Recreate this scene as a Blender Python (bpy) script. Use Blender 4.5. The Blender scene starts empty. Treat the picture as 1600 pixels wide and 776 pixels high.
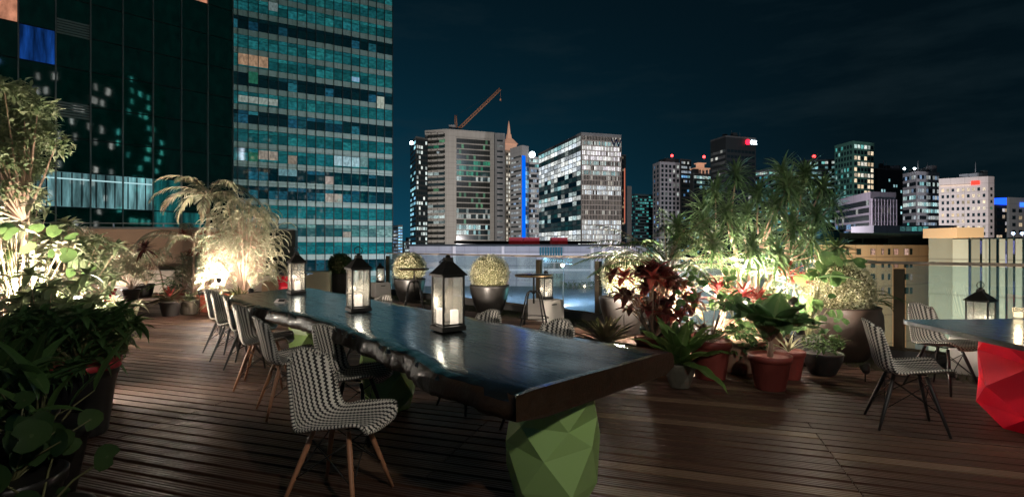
import bpy, math, random
from mathutils import Vector, Matrix
R = math.radians
SC = bpy.context.scene
COL = SC.collection
H0, F, HY = 1.37, 800.0, 385.0      # eye height (m); the photograph's focal length and horizon in its own pixels
def gp(px, py, z=0.0):
    Y = F*(H0-z)/(py-HY); return ((px-800)/F*Y, Y, z)
def at(px, Y, z=0.0): return ((px-800)/F*Y, Y, z)
def zp(py, Y): return H0-(py-HY)*Y/F

# ------------------------------------------------------------------ mesh builder
class MB:
    def __init__(s): s.v=[]; s.f=[]; s.uv=[]; s.sm=[]
    def face(s, pts, uv=None, smooth=False):
        b=len(s.v); s.v += [tuple(p) for p in pts]; s.f.append(tuple(range(b,b+len(pts))))
        s.uv.append(uv); s.sm.append(smooth)
    def idx(s, idxs, uv=None, smooth=False):
        s.f.append(tuple(idxs)); s.uv.append(uv); s.sm.append(smooth)
    def box(s, c, d, rz=0.0, m=None):
        x,y,z=d[0]/2,d[1]/2,d[2]/2; b=len(s.v); ca,sa=math.cos(rz),math.sin(rz)
        for k in ((-x,-y,-z),(x,-y,-z),(x,y,-z),(-x,y,-z),(-x,-y,z),(x,-y,z),(x,y,z),(-x,y,z)):
            q=(c[0]+k[0]*ca-k[1]*sa, c[1]+k[0]*sa+k[1]*ca, c[2]+k[2])
            s.v.append(tuple(m@Vector(q)) if m else q)
        for f in ((0,3,2,1),(4,5,6,7),(0,1,5,4),(1,2,6,5),(2,3,7,6),(3,0,4,7)): s.idx([b+i for i in f])
    def frustum(s, c, d0, d1, h, rz=0.0):
        b=len(s.v); ca,sa=math.cos(rz),math.sin(rz)
        for (d,z) in ((d0,0),(d1,h)):
            for k in ((-1,-1),(1,-1),(1,1),(-1,1)):
                X,Y=k[0]*d[0]/2,k[1]*d[1]/2
                s.v.append((c[0]+X*ca-Y*sa,c[1]+X*sa+Y*ca,c[2]+z))
        for f in ((0,3,2,1),(4,5,6,7),(0,1,5,4),(1,2,6,5),(2,3,7,6),(3,0,4,7)): s.idx([b+i for i in f])
    def tube(s, pts, rad, n=8, cap=True):
        pts=[Vector(p) for p in pts]; m=len(pts)
        if not isinstance(rad,(list,tuple)): rad=[rad]*m
        b=len(s.v); up=None
        for i,p in enumerate(pts):
            t=(pts[min(i+1,m-1)]-pts[max(i-1,0)])
            if t.length<1e-9: t=Vector((0,0,1))
            t.normalize()
            if up is None:
                up=Vector((0,0,1)) if abs(t.z)<.9 else Vector((1,0,0))
            a=t.cross(up)
            if a.length<1e-6: a=t.orthogonal()
            a.normalize(); up=a.cross(t).normalized()
            for k in range(n):
                an=2*math.pi*k/n
                s.v.append(tuple(p+(a*math.cos(an)+up*math.sin(an))*rad[i]))
        for i in range(m-1):
            for k in range(n):
                k2=(k+1)%n
                s.idx((b+i*n+k,b+i*n+k2,b+(i+1)*n+k2,b+(i+1)*n+k),smooth=True)
        if cap:
            s.idx([b+k for k in range(n)][::-1]); s.idx([b+(m-1)*n+k for k in range(n)])
    def lathe(s, prof, n=24, c=(0,0,0), smooth=True, wob=0.0, rnd=None):
        b=len(s.v); m=len(prof)
        for (r,z) in prof:
            for k in range(n):
                a=2*math.pi*k/n; s.v.append((c[0]+r*math.cos(a),c[1]+r*math.sin(a),c[2]+z))
        for i in range(m-1):
            for k in range(n):
                k2=(k+1)%n; s.idx((b+i*n+k,b+i*n+k2,b+(i+1)*n+k2,b+(i+1)*n+k),smooth=smooth)
        if prof[0][0]>1e-4: s.idx([b+k for k in range(n)][::-1])
        if prof[-1][0]>1e-4: s.idx([b+(m-1)*n+k for k in range(n)])
    def leaf(s, base, az, el, L, W, droop=0.6, seg=5, fold=0.2, shape='lance', tw=0.0, wave=0.0):
        p=Vector(base); b=len(s.v); side=Vector((-math.sin(az),math.cos(az),0))
        for i in range(seg+1):
            t=i/seg; e=el-droop*t
            d=Vector((math.cos(az)*math.cos(e),math.sin(az)*math.cos(e),math.sin(e)))
            if i: p=p+d*(L/seg)
            nrm=side.cross(d)*-1
            sd=side*math.cos(tw*t)+nrm*math.sin(tw*t)
            if shape=='strap': w=W*(1-t**3)*(.55+.45*min(1,t*4))
            elif shape=='oval': w=W*math.sin(math.pi*min(.97,max(.06,t**.8)))
            elif shape=='obov': w=W*math.sin(math.pi*min(.95,max(.05,t**1.5)))
            else: w=W*math.sin(math.pi*min(.985,(t**.65)*.93+.06))
            w=max(w,.0008)
            up=nrm*(fold*w)
            q=p+nrm*(wave*math.sin(t*17+az*5))
            s.v += [tuple(q-sd*w/2+up),tuple(q),tuple(q+sd*w/2+up)]
        for i in range(seg):
            a=b+i*3; t0,t1=i/seg,(i+1)/seg
            s.idx((a,a+1,a+4,a+3),[(0,t0),(.5,t0),(.5,t1),(0,t1)],True)
            s.idx((a+1,a+2,a+5,a+4),[(.5,t0),(1,t0),(1,t1),(.5,t1)],True)
        return p
    def disc_leaf(s, c, nrm, r, n=9, cup=0.15, notch=True, rot=0.0, rnd=random):
        nrm=Vector(nrm).normalized(); a=nrm.orthogonal().normalized(); bb=nrm.cross(a)
        c=Vector(c); b=len(s.v); s.v.append(tuple(c))
        for k in range(n):
            an=rot+2*math.pi*k/n; rr=r*(1+.08*math.sin(3*an))
            if notch and k==0: rr*=.55
            s.v.append(tuple(c+(a*math.cos(an)+bb*math.sin(an))*rr+nrm*cup*r))
        for k in range(n):
            s.idx((b,b+1+k,b+1+(k+1)%n),[(.5,.5),(1,.5),(1,1)],True)
    def build(s, name, mat, parent=None, uvname=None):
        me=bpy.data.meshes.new(name); me.from_pydata(s.v,[],s.f)
        if any(u is not None for u in s.uv):
            l=me.uv_layers.new(name='UVMap'); i=0; dat=[]
            for f,u in zip(s.f,s.uv):
                for k in range(len(f)): dat += (list(u[k]) if u else [0.0,0.0])
            l.data.foreach_set('uv',dat)
        me.polygons.foreach_set('use_smooth',s.sm)
        me.update()
        o=bpy.data.objects.new(name,me); COL.objects.link(o)
        if mat: me.materials.append(mat)
        if parent: o.parent=parent
        return o
def tag(o,label=None,cat=None,group=None,kind=None):
    if label: o['label']=label
    if cat: o['category']=cat
    if group: o['group']=group
    if kind: o['kind']=kind
    return o
def thing(name,loc,label,cat,group=None,rz=0.0):
    o=bpy.data.objects.new(name,None); COL.objects.link(o); o.location=loc; o.rotation_euler=(0,0,rz)
    o.empty_display_size=.1
    return tag(o,label,cat,group)
def copy_tree(o,parent=None):
    c=o.copy(); COL.objects.link(c); c.parent=parent
    for ch in [k for k in bpy.data.objects if k.parent==o]: copy_tree(ch,c)
    return c

# ------------------------------------------------------------------ materials
def new_mat(name):
    m=bpy.data.materials.new(name); m.use_nodes=True; nt=m.node_tree; nt.nodes.clear()
    out=nt.nodes.new('ShaderNodeOutputMaterial'); return m,nt,out
class N:
    def __init__(s,nt): s.nt=nt
    def n(s,t,ins=None,**kw):
        nd=s.nt.nodes.new('ShaderNode'+t)
        for k,v in kw.items(): setattr(nd,k,v)
        for k,v in (ins or {}).items():
            sk=nd.inputs[k]
            if isinstance(v,bpy.types.NodeSocket): s.nt.links.new(v,sk)
            else: sk.default_value=v
        return nd
    def m(s,op,a,b=0.0,c=None):
        ins={0:a,1:b}
        if c is not None: ins[2]=c
        return s.n('Math',ins,operation=op).outputs[0]
    def mix(s,f,a,b):
        nd=s.nt.nodes.new('ShaderNodeMix'); nd.data_type='RGBA'
        for i,v in ((0,f),(6,a),(7,b)):
            if isinstance(v,bpy.types.NodeSocket): s.nt.links.new(v,nd.inputs[i])
            else: nd.inputs[i].default_value=(tuple(v)+(1,)) if i!=0 and len(v)==3 else v
        return nd.outputs[2]
    def link(s,a,b): s.nt.links.new(a,b)
def c4(c): return tuple(c)+(1,) if len(c)==3 else c
def mat_basic(name,col,rough=.6,metal=0.0,var=.25,scale=8.0,bump=.0,bscale=40.0,spec=.5,emit=None,es=0.0,coat=0.0):
    m,nt,out=new_mat(name); g=N(nt)
    tc=g.n('TexCoord').outputs['Object']
    no=g.n('TexNoise',{'Vector':tc,'Scale':scale,'Detail':6.0,'Roughness':.65})
    dark=tuple(c*(1-var) for c in col); lite=tuple(min(1,c*(1+var)) for c in col)
    cr=g.mix(no.outputs[0],dark,lite)
    p=g.n('BsdfPrincipled',{'Base Color':cr,'Metallic':metal,'Specular IOR Level':spec,'Coat Weight':coat})
    r=g.m('MULTIPLY_ADD',no.outputs[0],.3,rough-.15); g.link(r,p.inputs['Roughness'])
    if bump:
        n2=g.n('TexNoise',{'Vector':tc,'Scale':bscale,'Detail':5.0})
        b=g.n('Bump',{'Height':n2.outputs[0],'Strength':bump,'Distance':.01}); g.link(b.outputs[0],p.inputs['Normal'])
    if emit: p.inputs['Emission Color'].default_value=c4(emit); p.inputs['Emission Strength'].default_value=es
    g.link(p.outputs[0],out.inputs[0]); return m
def mat_leaf(name,ca,cb,rough=.45,trans=.3,vein=.15,spec=.5):
    m,nt,out=new_mat(name); g=N(nt)
    rnd=g.n('NewGeometry').outputs['Random Per Island']
    tc=g.n('TexCoord').outputs['Object']
    no=g.n('TexNoise',{'Vector':tc,'Scale':9.0,'Detail':3.0}).outputs[0]
    f=g.m('MULTIPLY_ADD',no,.6,g.m('MULTIPLY_ADD',rnd,.8,-.25))
    col=g.mix(f,ca,cb)
    uv=g.n('SeparateXYZ',{0:g.n('UVMap').outputs[0]})
    mid=g.m('LESS_THAN',g.m('ABSOLUTE',g.m('SUBTRACT',uv.outputs[0],.5)),.06)
    lite=g.mix(.5,col,(.35,.4,.2)); col=g.mix(g.m('MULTIPLY',mid,vein*2.0),col,lite)
    w=g.n('TexWave',{'Vector':g.n('UVMap').outputs[0],'Scale':6.0,'Distortion':2.0},bands_direction='Y').outputs['Fac']
    bmp=g.n('Bump',{'Height':w,'Strength':.15,'Distance':.004})
    p=g.n('BsdfPrincipled',{'Base Color':col,'Roughness':rough,'Specular IOR Level':spec,'Normal':bmp.outputs[0]})
    t=g.n('BsdfTranslucent',{'Color':g.mix(.3,col,(.2,.26,.08))})
    mx=g.n('MixShader',{0:trans,1:p.outputs[0],2:t.outputs[0]}); g.link(mx.outputs[0],out.inputs[0]); return m
def mat_glass(name,tint=(.8,.9,.9),refl=.12,haze=.06,rough=.02,haze_col=(.75,.8,.8,1)):
    m,nt,out=new_mat(name); g=N(nt)
    tr=g.n('BsdfTransparent',{'Color':c4(tint)}); gl=g.n('BsdfGlossy',{'Color':(1,1,1,1),'Roughness':rough})
    fr=g.m('MULTIPLY',g.m('ADD',g.n('Fresnel',{'IOR':1.5}).outputs[0],refl-.04),g.m('SUBTRACT',1.0,g.n('NewGeometry').outputs['Backfacing']))
    a=g.n('MixShader',{0:fr,1:tr.outputs[0],2:gl.outputs[0]})
    no=g.n('TexNoise',{'Vector':g.n('TexCoord').outputs['Object'],'Scale':3.0,'Detail':5.0}).outputs[0]
    df=g.n('BsdfDiffuse',{'Color':haze_col}); tl=g.n('BsdfTranslucent',{'Color':haze_col}); d2_=g.n('MixShader',{0:.55,1:df.outputs[0],2:tl.outputs[0]})
    b=g.n('MixShader',{0:g.m('MULTIPLY',no,haze*2),1:a.outputs[0],2:d2_.outputs[0]})  # pale scatter mixed in gives the panes a painted milky haze
    g.link(b.outputs[0],out.inputs[0]); return m
def mat_emit(name,col,s):
    m,nt,out=new_mat(name); g=N(nt)
    g.link(g.n('Emission',{'Color':c4(col),'Strength':s}).outputs[0],out.inputs[0]); return m
_fm={}
def mat_windows(p,ca,cb,s,glass=(.01,.02,.025),seed=0,frame=.1,rowvar=0.6,fcol=(.05,.05,.05),rough=.12,blot=0.0,spec=.5,base=0.0):
    """lit and unlit panes: one UV unit is one pane wide and one storey high; each lit room has its own lamp colour and level"""
    key=(p,ca,cb,s,glass,seed,frame,rowvar,fcol,rough,blot,spec,base)
    if key in _fm: return _fm[key]
    m,nt,out=new_mat('window_glass'); g=N(nt)
    uv=g.n('SeparateXYZ',{0:g.n('UVMap').outputs[0]}); u,v=uv.outputs[0],uv.outputs[1]
    fu,fv=g.m('FLOOR',u),g.m('FLOOR',v)
    cell=g.n('CombineXYZ',{0:fu,1:fv,2:float(seed)}).outputs[0]
    wn=g.n('TexWhiteNoise',{'Vector':cell}); wr=g.n('TexWhiteNoise',{'Vector':g.n('CombineXYZ',{0:g.m('FLOOR',g.m('MULTIPLY',u,.2)),1:fv,2:seed+7.3}).outputs[0]})
    sep=g.n('SeparateColor',{0:wn.outputs['Color']})
    thr=g.m('MULTIPLY',p,g.m('MULTIPLY_ADD',wr.outputs['Value'],2*rowvar,1-rowvar))
    lit=g.m('LESS_THAN',wn.outputs['Value'],thr)
    det=g.n('TexNoise',{'Vector':g.n('VectorMath',{0:g.n('UVMap').outputs[0],1:(1.2,1.7,1)},operation='MULTIPLY').outputs[0],'Scale':2.0,'Detail':3.0}).outputs[0]
    det=g.m('MULTIPLY_ADD',det,2.2,-.45)
    lv=g.m('MULTIPLY',g.m('MULTIPLY_ADD',sep.outputs[1],1.1,.35),g.m('MAXIMUM',det,.1))
    fru=g.m('FRACT',u); edge=g.m('LESS_THAN',g.m('MULTIPLY',g.m('MINIMUM',fru,g.m('SUBTRACT',1.0,fru)),2.0),frame)
    no_edge=g.m('SUBTRACT',1.0,edge)
    est=g.m('MULTIPLY',g.m('MULTIPLY',g.m('MAXIMUM',lit,base),lv),g.m('MULTIPLY',no_edge,s))
    bc=g.mix(edge,glass,fcol)
    pr=g.n('BsdfPrincipled',{'Base Color':bc,'Roughness':rough,'Specular IOR Level':spec,'Emission Color':g.mix(sep.outputs[0],ca,cb),'Emission Strength':est})
    g.link(pr.outputs[0],out.inputs[0])
    try: m.cycles.emission_sampling='NONE'
    except Exception: pass
    _fm[key]=m; return m
# ------------------------------------------------------------------ city materials
def wall_mat(name,col,panel=None,var=.16):
    m,nt,out=new_mat(name); g=N(nt); tc=g.n('TexCoord').outputs['Object']
    no=g.n('TexNoise',{'Vector':tc,'Scale':.12,'Detail':8.0,'Roughness':.7}).outputs[0]
    st=g.n('TexNoise',{'Vector':g.n('VectorMath',{0:tc,1:(.6,.6,.03)},operation='MULTIPLY').outputs[0],'Scale':1.0,'Detail':4.0}).outputs[0]
    f=g.m('MULTIPLY_ADD',st,.5,g.m('MULTIPLY',no,.5))
    c=g.mix(f,tuple(x*(1-var*2) for x in col),tuple(min(1,x*(1+var*2)) for x in col))
    zz=g.n('SeparateXYZ',{0:tc}); jl=g.m('LESS_THAN',g.m('FRACT',g.m('MULTIPLY',zz.outputs[2],panel or .28)),.05); jx=g.m('LESS_THAN',g.m('FRACT',g.m('MULTIPLY',g.m('ADD',zz.outputs[0],g.m('MULTIPLY',zz.outputs[1],.37)),.31)),.03)
    c=g.mix(g.m('MULTIPLY',g.m('MAXIMUM',jl,jx),.45),c,tuple(x*.25 for x in col))
    p=g.n('BsdfPrincipled',{'Base Color':c,'Roughness':.75}); g.link(p.outputs[0],out.inputs[0]); return m
W_GREY=wall_mat('concrete_grey',(.34,.32,.30)); W_DARK=wall_mat('dark_cladding',(.014,.018,.02)); W_WHITE=wall_mat('pale_cladding',(.55,.52,.5))
W_MID=wall_mat('mid_grey_cladding',(.2,.2,.21)); W_TAN=wall_mat('tan_render',(.42,.31,.2)); W_GREEN=wall_mat('green_lit_wall',(.12,.3,.22)); W_BLUE=wall_mat('blue_cladding',(.03,.07,.16))
W_PINK=wall_mat('pinkish_render',(.5,.4,.36)); ROOF=wall_mat('roof_surface',(.07,.07,.07))
WHT=(.95,.97,.9); CYA=(.45,.95,1.0); WRM=(1.0,.72,.42); TEA=(.1,.7,.65); BLU=(.2,.5,1.0)
RED_L=mat_emit('red_beacon',(1,.03,.03),12.0); WHT_L=mat_emit('white_lamp',(.8,.95,1.0),18.0); BLU_L=mat_emit('blue_lamp',(.02,.1,1.0),9.0); GRN_L=mat_emit('green_lamp',(.05,1,.35),3.0)

class Face:
    """one vertical face of a building: local frame at P0, u along it, n outward"""
    def __init__(s,p0,p1):
        s.p0=Vector((p0[0],p0[1],0)); s.p1=Vector((p1[0],p1[1],0)); s.L=(s.p1-s.p0).length; s.u=(s.p1-s.p0).normalized()
        s.n=Vector((s.u.y,-s.u.x,0))
        if s.n.dot(-s.p0)<0: s.n=-s.n
    def pt(s,u,z,o=0.0): q=s.p0+s.u*u+s.n*o; return (q.x,q.y,z)
def slab(mb,fc,u0,u1,z0,z1,o0,o1,cells=None):
    """box on a face between offsets o0 and o1; its outer face carries pane coordinates"""
    a=[fc.pt(u0,z0,o0),fc.pt(u1,z0,o0),fc.pt(u1,z1,o0),fc.pt(u0,z1,o0)]; b=[fc.pt(u0,z0,o1),fc.pt(u1,z0,o1),fc.pt(u1,z1,o1),fc.pt(u0,z1,o1)]
    uv=None
    if cells: c0,c1,r0,r1=cells; uv=[(c0,r0),(c1,r0),(c1,r1),(c0,r1)]
    mb.face(b,uv); mb.face(a[::-1])
    for i in range(4):
        j=(i+1)%4; mb.face([a[i],a[j],b[j],b[i]])
def faces_of(pc,Y,pl,pr,vl,vr):
    C=Vector(((pc-800)/F*Y,Y)); out=[]
    for px,vp in ((pl,vl),(pr,vr)):
        d=Vector(((vp-800)/F,1.0)).normalized(); k=(px-800)/F
        s=(k*C.y-C.x)/(d.x-k*d.y); out.append(C+d*s)
    return C,out[0],out[1]
def pick(rows,j): return rows[min(j,len(rows)-1)]
def tower(label,cat,pc,Y,yt,pl,pr,vl,vr,zb,wall,left,right,name='office_tower',group=None,zt=None):
    """left/right: dict(style, nf, nb, mats (top row first), gap, z1, z0, a, b)"""
    C,A,B=faces_of(pc,Y,pl,pr,vl,vr); ztop=zp(yt,Y) if zt is None else zt
    D=A+B-C
    t=thing(name,(0,0,0),label,cat,group)
    mb=MB(); q=[A,C,B,D]
    for i in range(4):
        a,b=q[i],q[(i+1)%4]; mb.face([(a.x,a.y,zb),(b.x,b.y,zb),(b.x,b.y,ztop),(a.x,a.y,ztop)])
    mb.build('wall',wall,t)
    rf=MB(); cx=(A+B)/2; s=1.004
    top=[(cx.x+(p.x-cx.x)*s,cx.y+(p.y-cx.y)*s) for p in q]
    for z,rev in ((ztop-.2,1),(ztop+.9,0)): rf.face([(x,y,z) for x,y in (top[::-1] if rev else top)])
    for i in range(4):
        a,b=top[i],top[(i+1)%4]; rf.face([(a[0],a[1],ztop-.2),(b[0],b[1],ztop-.2),(b[0],b[1],ztop+.9),(a[0],a[1],ztop+.9)])
    rf.build('roof',wall if wall is not W_DARK else ROOF,t)
    for (p0,p1,st) in ((A,C,left),(C,B,right)):
        if not st: continue
        facade(t,Face(p0,p1),st,zb,ztop)
    return t,C,A,B,ztop
def facade(t,fc,st,zb,ztop):
    nf,nb=st['nf'],st['nb']; z1=ztop-st.get('top',1.0); h=st.get('h',3.6); L=fc.L
    a,b=st.get('a',.03)*L,st.get('b',.97)*L; gap=st.get('gap',.35)
    if st['style']=='ribbon':
        for j in range(nf):
            zt_=z1-j*h; zlo=zt_-h*(1-gap)
            if zt_<zb+1: break
            w=MB(); slab(w,fc,a,b,zlo,zt_,.02,.12,(0,nb,nf-j+.0,nf-j+.999)); w.build('window',pick(st['mats'],j),t)
        if st.get('fins'):
            for i in range(nb+1):
                u=a+(b-a)*i/nb; w=MB(); slab(w,fc,u-.18,u+.18,max(zb,z1-nf*h),z1+.3,.02,.5); w.build('fin',st['fins'],t)
    elif st['style']=='punched':
        n=0; rest=MB(); bw=(b-a)/nb; fw=st.get('fw',.6)
        for j in range(nf):
            zt_=z1-j*h-.3*gap*h; zlo=zt_-h*(1-gap)
            if zt_<zb+1: break
            for i in range(nb):
                u0=a+bw*i+bw*(1-fw)/2; args=(fc,u0,u0+bw*fw,zlo,zt_,.02,.1,(i+.05,i+.95,nf-j,nf-j+.99))
                if n<st.get('max',96):
                    w=MB(); slab(w,*args); w.build('window',pick(st['mats'],j),t); n+=1
                else: slab(rest,*args)
        if rest.v: tag(rest.build('window',st['mats'][-1],t),kind='stuff')
def beacon(x,y,z,label,mat=None,r=.8,pole=4.0,name='beacon_mast'):
    t=thing(name,(x,y,z),label,'beacon'); m=MB(); m.tube([(0,0,0),(0,0,pole)],[.18,.1],6); m.build('pole',W_MID,t)
    l=MB(); l.lathe([(0,pole-r*.2),(r*.7,pole),(r,pole+r*.6),(r*.7,pole+r*1.3),(0,pole+r*1.6)],10); l.build('lamp',mat or RED_L,t); return t

# ------------------------------------------------------------------ far towers
GL=(.01,.02,.025)
# A dark tower with lit squares
tower('slim black tower behind the concrete tower, dotted with small blue-white lit squares','tower',650,330,215,641,668,520,1500,-12,W_DARK,
  dict(style='punched',nf=26,nb=3,h=3.3,gap=.45,mats=[mat_windows(.5,CYA,BLU,1.2,seed=1)],fw=.8,max=60),
  dict(style='punched',nf=26,nb=5,h=3.3,gap=.4,mats=[mat_windows(.42,WHT,CYA,1.1,seed=2)],fw=.75,max=90))
beacon(*at(643,328,zp(228,328)),'white floodlight on the roof edge of the slim black tower',WHT_L,1.3,1.0,'floodlight')
# B big concrete tower under construction crane
m_dk=mat_windows(.10,(.2,.6,.3),CYA,.35,seed=3,base=.0,glass=(.02,.022,.02)); m_gr=mat_windows(.4,(.1,.8,.4),TEA,.3,seed=3,base=.12)
m_md=mat_windows(.3,WHT,CYA,.5,seed=3,base=.05); m_li=mat_windows(.75,CYA,WHT,.75,seed=3)
tB,C,A,B,zB=tower('broad concrete tower with a dark recessed grid of storeys, standing under the crane','office tower',698,340,203.5,664,772,-1600,3150,-12,W_GREY,
  dict(style='ribbon',nf=24,nb=3,h=3.6,gap=.35,top=2,a=.12,b=.92,mats=[m_dk,m_dk,m_gr,m_dk,m_dk,m_dk,m_dk,m_md,m_md,m_md,m_dk,m_md,m_dk,m_md,m_md,m_li,m_md,m_dk]),
  dict(style='ribbon',nf=24,nb=14,h=3.6,gap=.2,top=5,a=.2,b=.91,mats=[m_dk,m_dk,m_dk,m_dk,m_gr,m_gr,m_gr,m_md,m_dk,m_dk,m_dk,m_dk,m_dk,m_md,m_md,m_dk,m_li,m_li,m_md,m_dk,m_dk]))
fB=Face(C,B); fA=Face(A,C)
for j in range(22):                                     # thin floor edges across the recess, stepped balconies on the flank
    z=zB-5-3.6*j+.1; w=MB(); slab(w,fB,.19*fB.L,.92*fB.L,z,z+.55,.1,.9); w.build('floor_edge',W_GREY,tB)
    for q in range(3):
        w=MB(); slab(w,fA,(.1+.27*q)*fA.L,(.33+.27*q)*fA.L,z+2.4,z+3.5,.12,2.4-q*.6); w.build('balcony',W_GREY,tB)
tower('narrow grey wing with short dark slot windows beside the concrete tower','building wing',773,352,209.5,770,789,500,3150,-12,W_MID,None,
  dict(style='punched',nf=24,nb=1,h=3.7,gap=.7,top=3,mats=[mat_windows(.1,WHT,CYA,.3,seed=4)],fw=.6),name='building_wing')
# tower crane on B
def lattice(mb,p0,p1,w,n,r=.12):
    p0,p1=Vector(p0),Vector(p1); d=(p1-p0).normalized(); a=d.cross(Vector((0,1,.01))).normalized()*w/2; b=d.cross(a).normalized()*w/2
    cs=[a+b,a-b,-a-b,-a+b]
    for c in cs: mb.tube([p0+c,p1+c],r,4)
    for i in range(n):
        q0=p0+(p1-p0)*i/n; q1=p0+(p1-p0)*(i+1)/n
        for k in range(4):
            mb.tube([q0+cs[k],q1+cs[(k+1)%4]],r*.7,3); mb.tube([q0+cs[k],q0+cs[(k+1)%4]],r*.7,3)
CR=mat_basic('crane_paint',(.45,.2,.1),.6)
bx,by,_=at(716,350); t=thing('tower_crane',(bx,by,zB),'orange lattice tower crane with raised jib on top of the concrete tower','crane')
m=MB(); lattice(m,(0,0,0),(0,0,5),2.2,3); m.build('mast',CR,t)
jib=((782-716)/F*350,0,zp(139,350)-zB)
m=MB(); lattice(m,(0.8,0,3.5),jib,1.5,18); m.build('jib',CR,t)
m=MB(); lattice(m,(-1.5,0,4),((712-716)/F*350,0,zp(180,350)-zB),1.3,5); m.build('apex_frame',CR,t)
m=MB(); m.box((-4,0,4.6),(4.5,2.2,2.2)); m.build('counterweight',W_MID,t)
m=MB(); top=((712-716)/F*350,0,zp(181,350)-zB); m.tube([top,jib],.06,4); m.tube([top,(-5,0,5.2)],.06,4); m.build('stay_cable',W_DARK,t)
m=MB(); m.tube([jib,(jib[0],0,jib[2]-7)],.05,4); m.box((jib[0],0,jib[2]-7.5),(.8,.8,1.2)); m.build('hook',CR,t)
# C spire
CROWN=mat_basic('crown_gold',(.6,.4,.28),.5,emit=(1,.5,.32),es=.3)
tC,C,A,B,zC=tower('tall slender tower with warm floodlit shaft, copper crown and spire','tower',790,430,236,786,805,300,2400,-12,wall_mat('warm_shaft',(.5,.42,.32)),None,
  dict(style='punched',nf=34,nb=4,h=3.5,gap=.35,mats=[mat_windows(.65,WHT,(1,.8,.55),1.0,seed=6)],fw=.62,max=100),name='spire_tower')
x,y,_=at(795,434); m=MB()
m.frustum((x,y,zC+.9),(11,11),(10,10),5,.4); m.frustum((x,y,zC+5.9),(12,12),(5,5),5,.4); m.frustum((x,y,zC+10.9),(4,4),(3,3),4,.4); m.build('crown',CROWN,tC)
m=MB(); m.tube([(x,y,zC+14.9),(x,y,zC+22),(x,y,zp(189,434))],[1.5,.8,.12],8); m.build('spire',CROWN,tC)
# D blue-edged tower
m_d=mat_windows(.5,WHT,BLU,.55,seed=8,glass=(.01,.015,.02)); m_b=mat_windows(.55,BLU,CYA,.9,seed=9,glass=(.01,.02,.08),base=.1)
tD,CD,AD,BD,zD=tower('grey slotted tower with a glowing deep blue glass edge','office tower',815.5,300,229,797,826,300,1700,-12,W_MID,
  dict(style='ribbon',nf=22,nb=4,h=2.75,gap=.62,top=5,a=.1,b=.95,mats=[m_d]),
  dict(style='ribbon',nf=24,nb=4,h=2.6,gap=.12,top=9,a=.02,b=.98,mats=[mat_windows(.2,BLU,CYA,.6,seed=19,glass=(.01,.02,.08),base=.1),m_b]))
tower('banded wing of the blue-edged tower, right below the round white light','building wing',826.3,306,247,824,842,600,3000,-12,W_MID,None,
  dict(style='ribbon',nf=22,nb=5,h=3.0,gap=.4,top=.6,a=.02,b=.97,mats=[mat_windows(.95,CYA,WHT,1.0,seed=10),mat_windows(.5,CYA,TEA,.6,seed=10),m_d]),name='building_wing')
EDGE_GLOW=mat_emit('blue_edge_glow',(.0,.09,.6),1.7)
fD=Face(CD,BD)
m=MB(); slab(m,fD,-.2,2.4,zp(372,300),zp(243,300),.15,.5); m.build('light_strip',EDGE_GLOW,tD)  # glowing strip added so the tabletop mirrors blue
t=thing('round_sign',at(831.5,304,zp(241.6,304)),'round glowing white disc sign on top of the banded wing','sign')
m=MB(); m.lathe([(0,0),(1.9,0),(1.9,.4),(0,.4)],20); o=m.build('disc',mat_emit('disc_light',(.8,.95,1),5.0),t); o.rotation_euler=(R(90),0,0)
m=MB(); m.box((0,.6,-2.2),(1,.5,3)); m.build('bracket',W_DARK,t)
# E the W building
WF=wall_mat('w_piers',(.42,.36,.33))
h5=mat_windows(1.6,WHT,(.95,.9,1),1.7,seed=11,frame=.25); hm=mat_windows(.85,WHT,CYA,.8,seed=12,frame=.25); hd=mat_windows(.28,WHT,WRM,.6,seed=13,frame=.25,base=.03); hb=mat_windows(1.7,(.75,.88,1),WHT,1.4,seed=14,frame=.2); hn=mat_windows(.5,(.55,.5,.42),WRM,.14,seed=15,frame=.3,base=.06)
l1=mat_windows(1.8,WHT,(.8,.9,1),1.25,seed=16,frame=.08,rowvar=.2); l0=mat_windows(.14,WHT,TEA,.55,seed=17,frame=.08,glass=(.01,.03,.03),base=.09); l2=mat_windows(.6,WHT,CYA,.8,seed=18,frame=.08); lt=mat_windows(1.5,CYA,WHT,.8,seed=28,frame=.12)
tE,C,A,B,zE=tE_=tower('large office block with rows of bright white storeys and a dark letter sign','office tower',908.5,384,208.6,841,970.5,548,3580,-12,W_MID,
  dict(style='ribbon',nf=22,nb=12,h=3.72,gap=.14,top=1.6,a=.01,b=.99,mats=[lt,l1,l0,l1,l1,l1,l1,l2,l0,l2,l0,l2,l1,l2,l0,l0,l2,l0,l0,l1,l1,l1]),
  dict(style='ribbon',nf=22,nb=26,h=3.72,gap=.2,top=1.6,a=.01,b=.99,fins=WF,mats=[hd,hm,h5,h5,h5,hm,h5,hm,hd,hd,hb,hb,hd,hn,hn,hd,hn,hb,hb,hb,hb,hb]))
fE=Face(C,B)
for j in range(22):
    w=MB(); z=zE-1.6-3.72*j-3.72*.8-.55; slab(w,fE,0,fE.L,z,z+.45,.1,.75); w.build('ledge',WF,tE)
NAVY=mat_basic('navy_letter',(.005,.01,.05),.4)
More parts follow.
